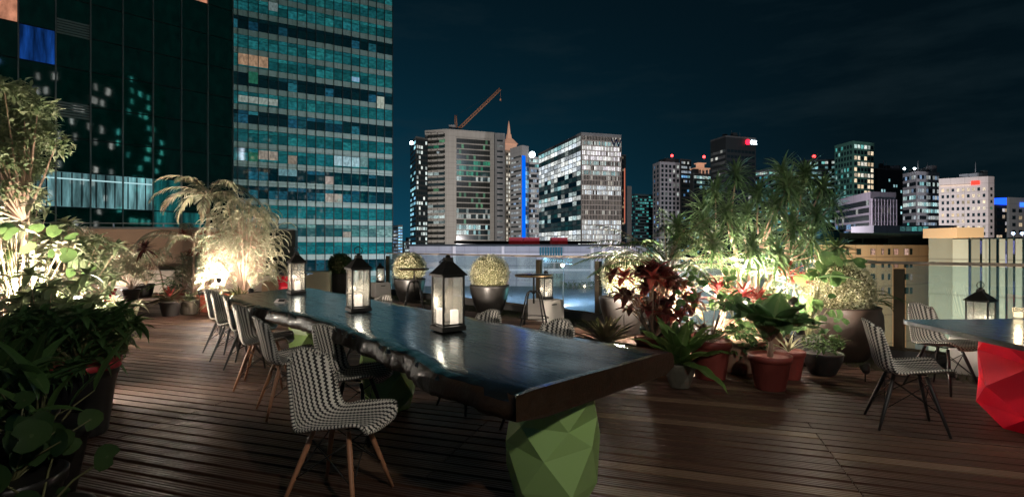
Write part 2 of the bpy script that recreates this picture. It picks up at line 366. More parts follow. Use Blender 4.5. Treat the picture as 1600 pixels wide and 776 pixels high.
def letters(txt,fc,u,z,h,mat,parent=None,name='lettering',off=.8,ext=.15,label=None,sx=1.0,shear=0.0,bold=0.0):
    cu=bpy.data.curves.new(name,'FONT'); cu.body=txt; cu.size=h/.7; cu.extrude=ext; cu.shear=shear; cu.offset=bold
    o=bpy.data.objects.new(name,cu); COL.objects.link(o)
    dg=bpy.context.evaluated_depsgraph_get(); me=bpy.data.meshes.new_from_object(o.evaluated_get(dg)); bpy.data.objects.remove(o)
    o=bpy.data.objects.new(name,me); COL.objects.link(o); me.materials.clear(); me.materials.append(mat)
    M=Matrix.Identity(4); M.col[0]=(*(fc.u*sx),0); M.col[1]=(0,0,1,0); n=fc.n; M.col[2]=(*n,0); M.col[3]=(*fc.pt(u,z,off),1)
    me.transform(M)
    if parent: o.parent=parent
    return o
letters('W',fE,fE.L*.73,zE-1.5-7.3,6.2,NAVY,tE,name='letter_sign',sx=.95,bold=.08)
# F G
tF,*_=tower('thin dark tower with a red light strip, right beside the bright office block','tower',972,450,243,970.8,978,800,3000,-12,W_DARK,None,dict(style='ribbon',nf=30,nb=2,h=3.6,gap=.5,mats=[mat_windows(.2,WRM,WHT,.5,seed=20)],b=.6))
m=MB(); m.box((*at(976,447)[:2],(zp(262,447)+zp(350,447))/2),(.8,.8,48)); m.build('light_strip',mat_emit('red_strip',(.9,.25,.15),.6),tF)
tower('plain white slab tower between the thin dark tower and the teal striped one','tower',980,470,292,978.6,987,800,3000,-12,W_WHITE,None,None)
tower('low teal striped residential tower with many fine balconies','tower',992,500,304,986.5,1021,600,2600,-12,wall_mat('teal_slabs',(.2,.3,.32)),
  dict(style='ribbon',nf=24,nb=4,h=3.0,gap=.5,mats=[mat_windows(.2,TEA,CYA,.5,seed=21)]),dict(style='ribbon',nf=24,nb=8,h=3.0,gap=.5,mats=[mat_windows(.25,TEA,CYA,.5,seed=22)]))
# H
tH,C,A,B,zH=tH_=tower('pale grey residential tower with pairs of narrow windows, red beacon on top','tower',1031,400,254,1020,1063,700,3000,-12,wall_mat('lilac_grey',(.36,.35,.38)),
  dict(style='punched',nf=30,nb=2,h=3.6,gap=.35,mats=[mat_windows(.25,BLU,WHT,.5,seed=23)],fw=.4,max=60),
  dict(style='punched',nf=30,nb=5,h=3.6,gap=.35,mats=[mat_windows(.12,WHT,CYA,.5,seed=24)],fw=.55,max=100))
m=MB(); m.box((*at(1045,410)[:2],zH+2),(12,10,4),.3); m.build('plant_room',W_DARK,tH)
beacon(*at(1050,405,zH+4),'small red beacon on top of the pale residential tower',None,1.1,1.5)
tower('dark glass wing to the right of the pale residential tower with cyan floor lines','building wing',1064,398,250,1062.5,1080,900,2600,-12,W_DARK,None,dict(style='ribbon',nf=30,nb=5,h=3.6,gap=.5,mats=[m_d,m_d,m_d,mat_windows(.9,CYA,BLU,.9,seed=25),m_d,mat_windows(.2,BLU,CYA,.6,seed=26)]),name='building_wing')
# I warm crown tower
tI,C,A,B,zI=tI_=tower('dark office tower topped by an open warm-lit crown','office tower',1083,370,272,1078,1111,800,2700,-12,W_DARK,None,
  dict(style='ribbon',nf=26,nb=6,h=3.6,gap=.45,mats=[mat_windows(1.2,CYA,WHT,.8,seed=27),mat_windows(.3,CYA,WHT,.6,seed=27),mat_windows(.9,CYA,BLU,.6,seed=29),mat_windows(.15,CYA,BLU,.6,seed=29)]))
x,y,_=at(1094,376); m=MB(); m.box((x,y,zI+4.5),(12,8,.8),.3)
for i in range(5): m.box((x-5+2.5*i,y-3,zI+2.5),(.6,.6,3.5))
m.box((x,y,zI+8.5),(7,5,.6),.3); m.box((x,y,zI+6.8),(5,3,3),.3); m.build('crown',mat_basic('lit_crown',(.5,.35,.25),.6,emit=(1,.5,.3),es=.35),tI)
beacon(*at(1100,372,zp(250,372)),'small red beacon above the open warm crown',None,1.1,1.6)
# J sign tower
tJ,C,A,B,zJ=tJ_=tower('tall near-black tower carrying a red and white rooftop sign','office tower',1134,330,213.5,1110,1181,620,3000,-12,W_DARK,
  dict(style='ribbon',nf=22,nb=6,h=3.7,gap=.5,top=8,mats=[mat_windows(.12,WHT,WRM,.8,seed=31)]),dict(style='ribbon',nf=22,nb=8,h=3.7,gap=.5,top=8,mats=[mat_windows(.02,WHT,WRM,.5,seed=32),mat_windows(.05,WHT,WRM,.5,seed=32)]))
fJ=Face(C,B); t=thing('rooftop_sign',(0,0,0),'red disc and white lettered sign at the top corner of the near-black tower','sign')
uj=fJ.L*.64; o=letters('OSK',fJ,uj+3.4,zJ-3.6,2.5,mat_emit('sign_white',(.8,.93,1),9.0),t,name='lettering',sx=.78,off=1.0,bold=.05)
m=MB(); c=fJ.pt(uj+1.3,zJ-2.5,.9); ring=[]
for k in range(24): an=2*math.pi*k/24; ring.append(fJ.pt(uj+1.3+1.75*math.cos(an),zJ-2.5+1.75*math.sin(an),.7))
m.face(ring); r2=[Vector(p)+fJ.n*.4 for p in ring]; m.face(r2[::-1])
for k in range(24): m.face([ring[k],ring[(k+1)%24],r2[(k+1)%24],r2[k]])
m.build('red_disc',mat_emit('sign_red',(1,.01,.03),5.0),t)
m=MB(); slab(m,fJ,uj,fJ.L+.2,zJ-4.6,zJ-4.2,.1,.9); m.build('sign_rail',W_DARK,t)
# K behind the tree
tower('distant mid-height block behind the spiky tree with teal roof lights','office tower',1200,420,266,1180,1252,300,3000,-12,W_MID,
  dict(style='ribbon',nf=24,nb=6,h=3.6,gap=.45,mats=[mat_windows(1,TEA,WHT,.9,seed=33),mat_windows(.4,TEA,BLU,.7,seed=34)]),dict(style='ribbon',nf=24,nb=8,h=3.6,gap=.45,mats=[mat_windows(.9,TEA,WHT,.9,seed=33),mat_windows(.4,TEA,BLU,.7,seed=35)]))
tM,C,A,B,zM=tower('dark block left of the green-lit tower with a strip of roof lights','office tower',1256,380,252,1250,1306,700,-3000,-12,W_DARK,None,dict(style='ribbon',nf=26,nb=9,h=3.6,gap=.5,top=.6,mats=[mat_windows(1,WHT,TEA,.9,seed=36),mat_windows(.35,CYA,WHT,.7,seed=37)]))
beacon(*at(1272,384,zp(249,384)),'small red beacon on the dark block left of the green-lit tower',None,1.2,1.4)
# L green tower
tower('tall tower washed green on one flank with warm lit windows on the other','tower',1333,340,222,1304,1366,700,2900,-12,W_GREEN,  # green light on the tower is put into this wall colour
  dict(style='punched',nf=20,nb=6,h=3.8,gap=.4,mats=[mat_windows(.45,TEA,WHT,.7,seed=38)],fw=.5,max=90),
  dict(style='punched',nf=20,nb=6,h=3.8,gap=.35,mats=[mat_windows(.6,WHT,TEA,1.0,seed=39),mat_windows(.6,WRM,WHT,1.2,seed=40)],fw=.75,max=98))
# N
tN,C,A,B,zN=tN_=tower('wide near-black building behind the banded block with scattered cyan windows','office tower',1375,360,264,1362,1411,300,3000,-12,W_DARK,None,dict(style='punched',nf=14,nb=9,h=3.8,gap=.5,top=6,mats=[mat_windows(.1,CYA,WHT,1,seed=41),mat_windows(.3,CYA,(1,.6,.8),1.2,seed=42)],fw=.6))
# O banded
tO,C,A,B,zO=tO_=tower('mauve-grey banded office block with stacked dark window strips','office tower',1432,250,270,1410.6,1468,900,3100,-12,wall_mat('mauve_bands',(.33,.29,.3)),
  dict(style='ribbon',nf=12,nb=6,h=3.3,gap=.45,mats=[m_d,m_d,m_d,mat_windows(.8,CYA,WHT,.9,seed=43),mat_windows(.8,CYA,WHT,.9,seed=43),m_d,m_d,mat_windows(.4,TEA,CYA,.8,seed=44)]),
  dict(style='ribbon',nf=12,nb=10,h=3.3,gap=.45,mats=[m_d,mat_windows(.5,CYA,WHT,.9,seed=45),m_d,m_d,mat_windows(1,CYA,WHT,.9,seed=43),mat_windows(.8,CYA,WHT,.9,seed=43),m_d,m_d,mat_windows(.4,TEA,CYA,.8,seed=44)]))
for px,nm in ((1413,'outer'),(1429,'inner')): beacon(*at(px,252,zO+1),'white star-bright roof floodlight at the %s corner of the banded block'%nm,WHT_L,.55,1.0,'floodlight')
tower('narrow dark block with orange lit windows between the banded block and the hotel','building',1453,260,300,1450,1470,900,3000,-12,W_DARK,None,dict(style='ribbon',nf=12,nb=4,h=3.4,gap=.4,mats=[m_d,m_d,m_d,mat_windows(1,WRM,(1,.4,.2),.9,seed=46),mat_windows(.8,WRM,(1,.4,.2),.9,seed=46),m_d]))
# P hotel
tP,C,A,B,zP=tP_=tower('pale pinkish hotel block with a grid of small windows and a red strip sign','hotel',1544,220,278.5,1467,1553.5,-600,3000,-12,W_PINK,
  dict(style='punched',nf=13,nb=9,h=2.75,gap=.5,top=3.4,mats=[mat_windows(.35,WRM,WHT,1.2,seed=47)],fw=.5,max=100),dict(style='punched',nf=13,nb=1,h=2.75,gap=.55,top=3.4,mats=[m_dk],fw=.35))
fP=Face(A,C); m=MB(); slab(m,fP,fP.L*.66,fP.L*.83,zP-2.6,zP-.9,.1,.5); m.build('red_sign',mat_emit('red_sign_light',(1,.06,.04),1.6),tP)
m=MB(); slab(m,fP,fP.L*.03,fP.L*.64,zP-2.7,zP-2.2,.1,.6); m.build('light_strip',mat_emit('cornice_light',(1,.75,.6),.9),tP)
beacon(*at(1532,226,zP+1),'tiny white lamp on the roof of the pinkish hotel',WHT_L,.35,1.0,'floodlight')
# Q R
tQ,C,A,B,zQ=tower('small dark tower with a vivid blue lit top right of the hotel','tower',1556,260,322,1552.5,1575,900,3100,-12,W_DARK,None,dict(style='ribbon',nf=8,nb=4,h=3.4,gap=.5,mats=[mat_windows(.3,WRM,BLU,1,seed=48)]))
x,y,_=at(1563,263); m=MB(); m.lathe([(3.2,0),(3.6,1.5),(3.6,3),(3.0,3.4)],16,(x,y,zQ+.9)); m.build('lit_crown',mat_emit('blue_crown',(.01,.08,1),2.5),tQ)
tR,C,A,B,zR=tower('grey block with a vertical slot of windows and blue sign, farthest right','building',1577,240,311,1573,1640,900,3400,-12,W_GREY,None,dict(style='punched',nf=10,nb=6,h=3.3,gap=.5,top=4,mats=[mat_windows(.3,WRM,WHT,.7,seed=49)],fw=.5))
fR=Face(C,B); m=MB(); slab(m,fR,fR.L*.25,fR.L*.45,zR-3.4,zR-1.4,.1,.5); m.build('blue_sign',mat_emit('blue_sign',(.03,.15,1),2.2),tR)
for px in (1583,1597): beacon(*at(px,150,zp(369,150)),'star-bright blue-white floodlight on the low roof line, %s of the pair'%('nearer the hotel' if px<1590 else 'farther'),mat_emit('bluewhite',(.45,.65,1),14.0),.4,.6,'floodlight')
# S white grid
WG=wall_mat('white_grid',(.5,.46,.5))
tS,C,A,B,zS=tower('low white office block with a fine pale grid over dark windows','office block',1360,150,304,1305,1400,1000,3600,-12,WG,
  dict(style='ribbon',nf=6,nb=14,h=1.75*1.0+.45,gap=.3,top=1.5,mats=[mat_windows(.15,WHT,BLU,.5,seed=50),mat_windows(.15,WHT,WHT,.4,seed=51),mat_windows(.15,WHT,WHT,.4,seed=51),mat_windows(.4,BLU,WHT,.7,seed=52)]),
  dict(style='ribbon',nf=6,nb=8,h=2.2,gap=.3,top=1.5,fins=WG,mats=[mat_windows(.15,WHT,WRM,.4,seed=53)]))
# far left of centre
tower('small pale tower beyond the green curtain-wall tower, striped with blue lights','tower',622,520,353,612,629,300,3000,-12,W_WHITE,dict(style='ribbon',nf=8,nb=3,h=3.6,gap=.5,mats=[mat_windows(.9,WHT,BLU,.6,seed=54)]),
  dict(style='ribbon',nf=10,nb=2,h=3.0,gap=.5,mats=[mat_windows(1.5,CYA,BLU,1.4,seed=55)]))
rr=random.Random(5)
for i,(px,w,yt) in enumerate(((628,11,378),(634,10,372),(1004,22,360),(1015,20,352),(1072,30,345),(1250,50,330),(1185,30,322),(1395,40,338),(600,20,380),(1120,50,330))):
    Y=560+i*9; tower(['hazy low block on the skyline right of the green curtain-wall tower','hazy low block left of the slim black tower','small far block left of the pale residential tower','small far block just below the pale residential tower','distant block seen below the open warm crown','distant dark block below the roof-light strip','distant block low behind the spiky tree','distant dark block behind the white grid offices','far low block at the foot of the green curtain-wall tower','broad distant block below the near-black sign tower'][i],'building',px+w*.3,Y,yt,px,px+w,300,3000,-12,W_DARK if i%2 else W_MID,None,
      dict(style='ribbon',nf=12,nb=6,h=3.6,gap=.45,mats=[mat_windows(.5,CYA,(1,.6,.6),1.0,seed=60+i)]),name='distant_block')
def roof_kit(tw,C_,A_,B_,z,n,seed):
    rn=random.Random(seed); cx=(A_+B_)/2; ux=(B_-C_); uy=(A_-C_)
    for i in range(n):
        p=C_+ux*rn.uniform(.15,.85)+uy*rn.uniform(.15,.6); w_=rn.uniform(2,5); h_=rn.uniform(1.2,3.5); m=MB(); m.box((p.x,p.y,z+.9+h_/2),(w_,w_*.7,h_),math.atan2(ux.y,ux.x)); m.build('plant_box',W_MID if i%2 else W_DARK,tw)
    for i in range(2):
        p=C_+ux*rn.uniform(.2,.8)+uy*.3; m=MB(); m.tube([(p.x,p.y,z+.9),(p.x,p.y,z+rn.uniform(5,8))],[.2,.08],5); m.build('antenna',W_MID,tw)
for i,T_ in enumerate((tE_,tH_,tJ_,tO_,tP_,tN_,tI_)): roof_kit(*T_,5,200+i)
# towers behind the camera that the glass facades mirror
for i,(x,y,w,zt,lb) in enumerate(((75,-58,16,46,'white-lit'),(120,-78,20,60,'teal-lit'),(62,-88,14,66,'warm-lit'),(170,-190,24,90,'blue-lit'))):
    t=thing('office_tower',(0,0,0),lb+' tower behind the viewer, mirrored in the glass','office tower')
    m=MB(); m.box((x,y,(zt-12)/2),(w,w,zt+12)); m.build('wall',W_DARK,t)
    fc=Face((x-w/2,y+w/2+.02),(x+w/2,y+w/2+.02)); fd=Face((x-w/2-.02,y-w/2),(x-w/2-.02,y+w/2))
    cc=[(WHT,CYA),(TEA,GRN_L and (.1,1,.4)),(WRM,WHT),(BLU,CYA)][i]
    for f_ in (fc,fd): facade(t,f_,dict(style='ribbon',nf=20,nb=14,h=3.7,gap=.55,mats=[mat_windows(.16,cc[0],cc[1],3.0,seed=70+i+j) for j in range(6)]),-12,zt)

# ------------------------------------------------------------------ T2: green curtain-wall tower
SPAN=wall_mat('spandrel_glass',(.3,.38,.34),var=.25)
d2=Vector((1.8625,1.0)).normalized(); R2=Vector(((613-800)/F*118,118.0)); L2=R2-d2*48; back=Vector((-d2.y,d2.x))*30
t=thing('glass_office_tower',(0,0,0),'huge green curtain-wall tower with pale bands and a fine mullion grid','office tower')
m=MB(); q=[L2,R2,R2+back,L2+back]
for i in range(4):
    a,b=q[i],q[(i+1)%4]; m.face([(a.x,a.y,-12),(b.x,b.y,-12),(b.x,b.y,75),(a.x,a.y,75)])
m.face([(p.x,p.y,75) for p in q]); m.build('wall',W_DARK,t)
f2=Face(L2,R2); bay=48/26.0
gt=(.0,.05,.06)
T2M=[mat_windows(1.4,(.04,.36,.36),(.03,.28,.32),.36,seed=80+k,frame=.09,rowvar=.2,glass=gt,base=.45,rough=.04,spec=1.0,fcol=(.01,.03,.03)) for k in range(4)]
T2D=[mat_windows(.25,(.03,.2,.35),TEA,.3,seed=90+k,frame=.05,glass=(.0,.02,.03),base=.06,rough=.04,spec=1.0,fcol=(.01,.03,.03)) for k in range(3)]
T2W=mat_windows(.8,(.3,.62,.55),(.5,.75,.68),.38,seed=95,frame=.05,rowvar=.6,glass=gt,base=.12,rough=.04,spec=1.0)
zt0=zp(10,118); rowm='MMDMMDMDMMDDMWMDWMW'
for j in range(-4,26):
    z1=zt0-3.8*j; w=MB(); slab(w,f2,0,48,z1-1.15,z1,.05,.15,(0,26,0,1)); w.build('spandrel',SPAN,t)
    ch=rowm[j] if 0<=j<len(rowm) else 'M'
    mt={'M':T2M[j%4],'D':T2D[j%3],'W':T2W}[ch]
    w=MB(); slab(w,f2,0,48,z1-1.95,z1-1.22,.05,.12,(0,26,j*2+200,j*2+200.99)); w.build('transom_window',mt,t)
    w=MB(); slab(w,f2,0,48,z1-3.74,z1-2.02,.05,.12,(0,26,j*2+201,j*2+201.99)); w.build('window',mt,t)
    if z1<-8: break
for i in range(27):
    w=MB(); u=i*bay; slab(w,f2,u-.07,u+.07,-12,74.9,.05,.42); w.build('mullion',W_DARK,t)
def mirror_patch(px0,px1,py0,py1,col,es,stripes=False):  # emissive slab on the glass in place of a reflected light
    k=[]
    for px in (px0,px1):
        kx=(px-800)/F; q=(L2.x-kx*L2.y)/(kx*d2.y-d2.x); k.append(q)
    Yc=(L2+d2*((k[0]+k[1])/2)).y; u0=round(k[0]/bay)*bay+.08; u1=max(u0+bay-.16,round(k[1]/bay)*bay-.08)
    w=MB(); slab(w,f2,u0,u1,zp(py1,Yc),zp(py0,Yc),.06,.2); w.build('reflected_glow',t1_glass('reflection_glass',col,es*.5,stripes,(.01,.03,.03)),t)
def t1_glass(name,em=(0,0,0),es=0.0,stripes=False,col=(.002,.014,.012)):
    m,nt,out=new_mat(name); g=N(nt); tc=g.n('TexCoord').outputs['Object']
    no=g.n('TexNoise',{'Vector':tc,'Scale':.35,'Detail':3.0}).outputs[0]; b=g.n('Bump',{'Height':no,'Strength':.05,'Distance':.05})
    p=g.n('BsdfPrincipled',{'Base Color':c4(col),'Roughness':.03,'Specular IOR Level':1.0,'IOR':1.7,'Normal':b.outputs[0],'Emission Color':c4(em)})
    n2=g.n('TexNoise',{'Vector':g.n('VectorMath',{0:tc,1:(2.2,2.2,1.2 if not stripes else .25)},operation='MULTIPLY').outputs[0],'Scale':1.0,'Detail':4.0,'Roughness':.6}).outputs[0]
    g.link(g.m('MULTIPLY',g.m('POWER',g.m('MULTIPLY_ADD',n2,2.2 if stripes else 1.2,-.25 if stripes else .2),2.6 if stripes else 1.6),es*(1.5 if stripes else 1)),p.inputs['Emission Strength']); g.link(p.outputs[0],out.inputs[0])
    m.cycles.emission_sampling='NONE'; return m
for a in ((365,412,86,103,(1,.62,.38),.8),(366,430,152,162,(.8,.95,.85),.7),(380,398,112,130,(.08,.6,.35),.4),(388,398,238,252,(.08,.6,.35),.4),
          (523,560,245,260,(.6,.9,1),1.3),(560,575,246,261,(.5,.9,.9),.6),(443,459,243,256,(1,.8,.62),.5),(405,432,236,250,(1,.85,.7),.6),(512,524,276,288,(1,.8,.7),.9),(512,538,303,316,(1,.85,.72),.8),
          (530,550,362,371,(1,.85,.7),.7),(590,606,152,170,(.85,.95,.8),1.0),(436,466,265,275,(.4,.8,.9),.7),(415,440,5,18,(.6,.8,.8),.5),(548,562,121,128,(.4,.7,1),1.2)): mirror_patch(*a)
# ------------------------------------------------------------------ T1: near dark glass facade
d1=Vector((1,1)).normalized(); R1=Vector(((363-800)/F*40,40.0)); L1=R1-d1*16; b1=Vector((-d1.y,d1.x))*12
t=thing('glass_building',(0,0,0),'near dark green glass building with thin steel mullions filling the upper left','office building')
m=MB(); q=[L1,R1,R1+b1,L1+b1]
for i in range(4):
    a,b=q[i],q[(i+1)%4]; m.face([(a.x,a.y,-12),(b.x,b.y,-12),(b.x,b.y,30),(a.x,a.y,30)])
m.face([(p.x,p.y,30) for p in q]); m.build('wall',W_DARK,t)
f1=Face(L1,R1); ub=[16-1.72*k for k in range(10)]
TG=t1_glass('dark_facade_glass',(.0,.3,.22),.018); TL=t1_glass('lit_lobby_glass',(.35,.75,.8),.24,True); TO=t1_glass('orange_glow_glass',(1,.42,.25),.7); TB=t1_glass('blue_screen_glass',(.015,.12,.6),.22,True); TK=t1_glass('teal_room_glass',(.05,.5,.5),.10,True)
TC_=t1_glass('cyan_glow_glass',(.1,.5,.6),.2)  # cyan and orange panes emit from the glass itself
LOUV=mat_basic('louvre_metal',(.28,.3,.27),.5)
STEEL=mat_basic('steel_mullion',(.3,.3,.28),.4,metal=.6)
zrow=[1.6,3.9,6.2,8.4,10.6,12.9,15.1,17.4,19.7,22]
for k in range(9):
    u1,u0=ub[k],ub[k+1]
    for j in range(9):
        z0,z1=zrow[j],zrow[j+1]; mt=TG
        if j==1 and k>=3: mt=TL if k<8 else TK
        if j==1 and k==2: mt=TK
        if j==0 and k in (1,2): mt=TK
        if (k,j)in((7,6),(8,6)): mt=TO
        if (k,j)==(6,5): mt=TB
        if (k,j)==(2,8) : mt=TC_
        if (k,j)==(1,8): mt=TO
        w=MB(); slab(w,f1,u0+.05,u1-.05,z0+.04,z1-.04,.03,.07); w.build('window',mt,t)
    if 3<=k<9:
        for q in range(3):
            w=MB(); uq=u0+.25+q*.5; slab(w,f1,uq,uq+.07,zrow[1]+.06,zrow[2]-.06,.072,.085); w.build('lobby_column',W_DARK,t)
        w=MB(); slab(w,f1,u0+.06,u1-.06,zrow[2]-.5,zrow[2]-.42,.086,.095); w.build('lobby_light_strip',mat_emit('lobby_strip',(.6,.95,1),.8),t)
    if k==5:
        for z in (9.7,15.0):
            w=MB(); 
            for s_ in range(6): slab(w,f1,u0+.06,u1-.06,z+s_*.17,z+s_*.17+.11,.075,.12)
            w.build('louvre_vent',LOUV,t)
w=MB(); slab(w,f1,0,16,-12,1.6,.03,.07); w.build('lower_glazing',TG,t)
w=MB(); slab(w,f1,0,16,22,29.9,.03,.07); w.build('upper_glazing',TG,t)
for u in ub: w=MB(); slab(w,f1,u-.035,u+.035,-12,29.9,.05,.22); w.build('mullion',STEEL,t)
# light pools come from the unseen spots added below; podium and low blocks
# ------------------------------------------------------------------ podium across the street and low blocks on the right
POD=wall_mat('podium_panels',(.36,.34,.36)); PW=mat_basic('pilaster_white',(.7,.62,.6),.6); PT=wall_mat('teal_ribbed',(.02,.14,.18))
t=thing('podium_building',(0,0,0),'long low grey podium with white pilasters seen across the street through the railing','building')
P0,P1=Vector(at(640,128)[:2]),Vector(at(1010,128)[:2]); fp=Face(P0,P1)
m=MB(); zt=zp(384.5,128); m.box(((P0.x+P1.x)/2,128+12,(zt-12)/2),(P1.x-P0.x,24,zt+12)); m.build('wall',POD,t)
m=MB(); m.box(((P0.x+P1.x)/2,128+11.5,zt+.25),(P1.x-P0.x+1,25.4,.5)); m.build('roof',W_DARK,t)
for px in (710,786,925,943): w=MB(); u=(at(px,128)[0]-P0.x); slab(w,fp,u-.35,u+.35,-12,zt,.05,.5); w.build('pilaster',PW,t)
for z,hh in ((zp(423,128),.5),(zp(398,128),.3)): w=MB(); slab(w,fp,0,fp.L,z,z+hh,.06,.3); w.build('string_course',PW,t)
for i in range(9): w=MB(); u=at(843+i*4.1,128)[0]-P0.x; slab(w,fp,u,u+.42,zp(399.5,128),zp(386,128),.06,.5); w.build('ribbed_panel',PT,t)
for i,(a,b) in enumerate(((846,882),)):
    w=MB(); slab(w,fp,at(a,128)[0]-P0.x,at(b,128)[0]-P0.x,zp(448,128),zp(427,128),.06,.2,(0,6,i,i+1)); w.build('window',mat_windows(.4,WHT,CYA,.25,seed=100,base=.1),t)
    w=MB(); slab(w,fp,at(a+3,128)[0]-P0.x,at(b-3,128)[0]-P0.x,zp(419,128),zp(403,128),.06,.2,(0,8,i+3,i+4)); w.build('window',mat_windows(.35,(1,.7,.7),WHT,.35,seed=101,base=.12),t)
for i,(a,b) in enumerate(((712,784),(788,841),(885,923),(945,1008),(650,708))):
    w=MB(); ua,ub_=at(a,128)[0]-P0.x+.5,at(b,128)[0]-P0.x-.5
    for q in range(3): slab(w,fp,ua+(ub_-ua)*q/3+.06,ua+(ub_-ua)*(q+1)/3-.06,zp(446,128),zp(424.5,128),.05,.12)
    for q in range(3): slab(w,fp,ua+(ub_-ua)*q/3+.06,ua+(ub_-ua)*(q+1)/3-.06,zp(422,128),zp(400,128),.05,.12)
    w.build('wall_panel',wall_mat('podium_panel',((.36,.34,.36),(.38,.33,.34),(.33,.33,.33),(.4,.35,.33),(.37,.32,.36))[i],var=.2),t)
sg=thing('script_sign',(0,0,0),'blue-white script sign lit on the podium wall behind the bar table','sign')
letters('Pinnacle',fp,at(848,128)[0]-P0.x,zp(409,128),1.05,mat_emit('script_light',(.4,.7,.9),1.2),sg,name='lettering',off=.7,ext=.05,sx=1.45,shear=.35)
m=MB(); slab(m,fp,at(847,128)[0]-P0.x,at(880,128)[0]-P0.x,zp(410.6,128),zp(410.1,128),.31,.66); m.build('sign_bar',PW,sg)
t=thing('red_canopy',(0,0,0),'long bright red canopy on the podium roof','canopy')
for a,b in ((795,818),(819,843),(862,873),(874,887)):
    m=MB(); y0,y1=zp(381.5,134),zp(371,134); m.box(((at(a,134)[0]+at(b,134)[0])/2,137,(y0+y1)/2),(at(b,134)[0]-at(a,134)[0],6,y1-y0)); m.build('canopy_panel',mat_basic('red_canopy',(.5,.02,.03),.6,emit=(1,.05,.05),es=.05),t)
for px in (797,842,865,885): m=MB(); x=at(px,134)[0]; m.box((x,137.5,(zt+.5+zp(380.5,134))/2),(.3,.3,zp(380.5,134)-zt-.5+.2)); m.build('post',W_DARK,t)
t=thing('roof_pavilion',(0,0,0),'dark flat roofed pavilion on the podium, beside the red canopy','pavilion')
m=MB(); m.box((at(820,150)[0],150,zp(378.5,150)),(40,12,.7)); m.build('roof',W_DARK,t); m=MB(); m.box((at(822,150)[0],151,(zt+zp(379,150))/2+.2),(30,6,zp(379,150)-zt-.8)); m.build('wall',W_MID,t)
# tan curved block
TAN=W_TAN
def arc_block(pts,z0,z1,mat,name,par):
    m=MB()
    for i in range(len(pts)-1):
        a,b=pts[i],pts[i+1]; m.face([(a[0],a[1],z0),(b[0],b[1],z0),(b[0],b[1],z1),(a[0],a[1],z1)],smooth=False)
    bk=[(p[0]*1.35,p[1]*1.35) for p in pts]
    m.face([(p[0],p[1],z1) for p in pts]+[(p[0],p[1],z1) for p in bk[::-1]])
    a,b=pts[0],bk[0]; m.face([(a[0],a[1],z0),(b[0],b[1],z0),(b[0],b[1],z1),(a[0],a[1],z1)]); a,b=pts[-1],bk[-1]; m.face([(a[0],a[1],z0),(b[0],b[1],z0),(b[0],b[1],z1),(a[0],a[1],z1)])
    return m.build(name,mat,par)
t=thing('low_building',(0,0,0),'tan curved low building with small square windows behind the right railing','building')
pts=[at(px,62+ ((px-1330)/150.0)**2*9)[:2] for px in range(1272,1460,12)]
arc_block(pts,-12,zp(382.5,62),TAN,'wall',t)
pt2=[at(px,66+((px-1330)/150.0)**2*9)[:2] for px in range(1312,1462,12)]
arc_block(pt2,zp(384,62),zp(363.5,66),TAN,'upper_wall',t)
m=MB(); fcu=Face(pt2[0],pt2[6]); slab(m,fcu,.3,fcu.L-.1,zp(379.5,66),zp(372.5,66),.1,.45,(0,10,0,1)); m.build('window_band',mat_windows(.0,WRM,WRM,.1,seed=110,glass=(.02,.015,.01)),t)
for r_,(za,zb_) in enumerate(((388.5,398),(409,418),(428,437),(449,459))):
    for i,(p_,w_) in enumerate(((1306,5),(1322,4),(1338,7),(1360,7),(1377,3.5),(1387,3.5),(1396,7),(1412,7),(1421,4))):
        Yc=62+((p_-1330)/150.0)**2*9; fw=Face(at(p_,Yc)[:2],at(p_+w_,62+((p_+w_-1330)/150.0)**2*9)[:2]); m=MB()
        slab(m,fw,0,fw.L,zp(zb_,Yc),zp(za,Yc),.02,.06,(i,i+.98,r_,r_+.9)); m.build('window',mat_windows(.18,(1,.5,.35),CYA,.6,seed=111,frame=.15,glass=(.015,.03,.03)),t)
# concrete panel block
CP=wall_mat('grey_green_panels',(.13,.15,.14)); t=thing('panel_building',(0,0,0),'grey panel-clad building with vertical fins behind the lantern on the right','building')
Cx,Ax,Bx=Vector(at(1487,52)[:2]),Vector(at(1451,53)[:2]),Vector(at(1660,47)[:2]); ztp=zp(357,52)
m=MB(); far=Vector(at(1720,90)[:2]); q=[Ax,Cx,Bx,far,Vector(at(1451,95)[:2])]
for i in range(5):
    a,b=q[i],q[(i+1)%5]; zt_=ztp if i in(0,4) else zp(371.5,52); m.face([(a.x,a.y,-12),(b.x,b.y,-12),(b.x,b.y,zt_),(a.x,a.y,zt_)])
m.face([(p.x,p.y,ztp-.95) for p in q]); m.build('wall',CP,t)
m=MB(); a,b=Cx,Vector(at(1487,95)[:2]); m.face([(Ax.x,Ax.y,ztp),(a.x,a.y,ztp),(b.x,b.y,ztp),(q[4].x,q[4].y,ztp)]); m.face([(a.x,a.y,zp(373,52)),(b.x,b.y,zp(373,52)),(b.x,b.y,ztp),(a.x,a.y,ztp)]); m.build('parapet',CP,t)
fq=Face(Cx,Bx); PF=wall_mat('pale_fins',(.22,.26,.25),var=.2)
for i,(pa,pb) in enumerate(((1488.5,1515),(1520,1534),(1538,1548),(1551,1560),(1565,1574),(1578,1586),(1590,1600),(1604,1616),(1622,1640))):
    k=lambda p:((p-1487)/(1660-1487))*fq.L
    m=MB(); slab(m,fq,k(pa),k(pb),-11.9,zp(373.5,51),.05,.7); m.build('panel_fin',PF if i%2==0 else CP,t)
for i,(pa,pb) in enumerate(((1515.4,1519.6),(1534.4,1537.6),(1560.5,1564.5),(1574.5,1577.5),(1586.5,1589.5))):
    m=MB(); slab(m,fq,k(pa),k(pb),-11,zp(376,51),.05,.2,(0,1,0,10)); m.build('slot_window',mat_windows(.3,(.3,.3,1),WHT,.5,seed=120+i,glass=(.01,.02,.03)),t)
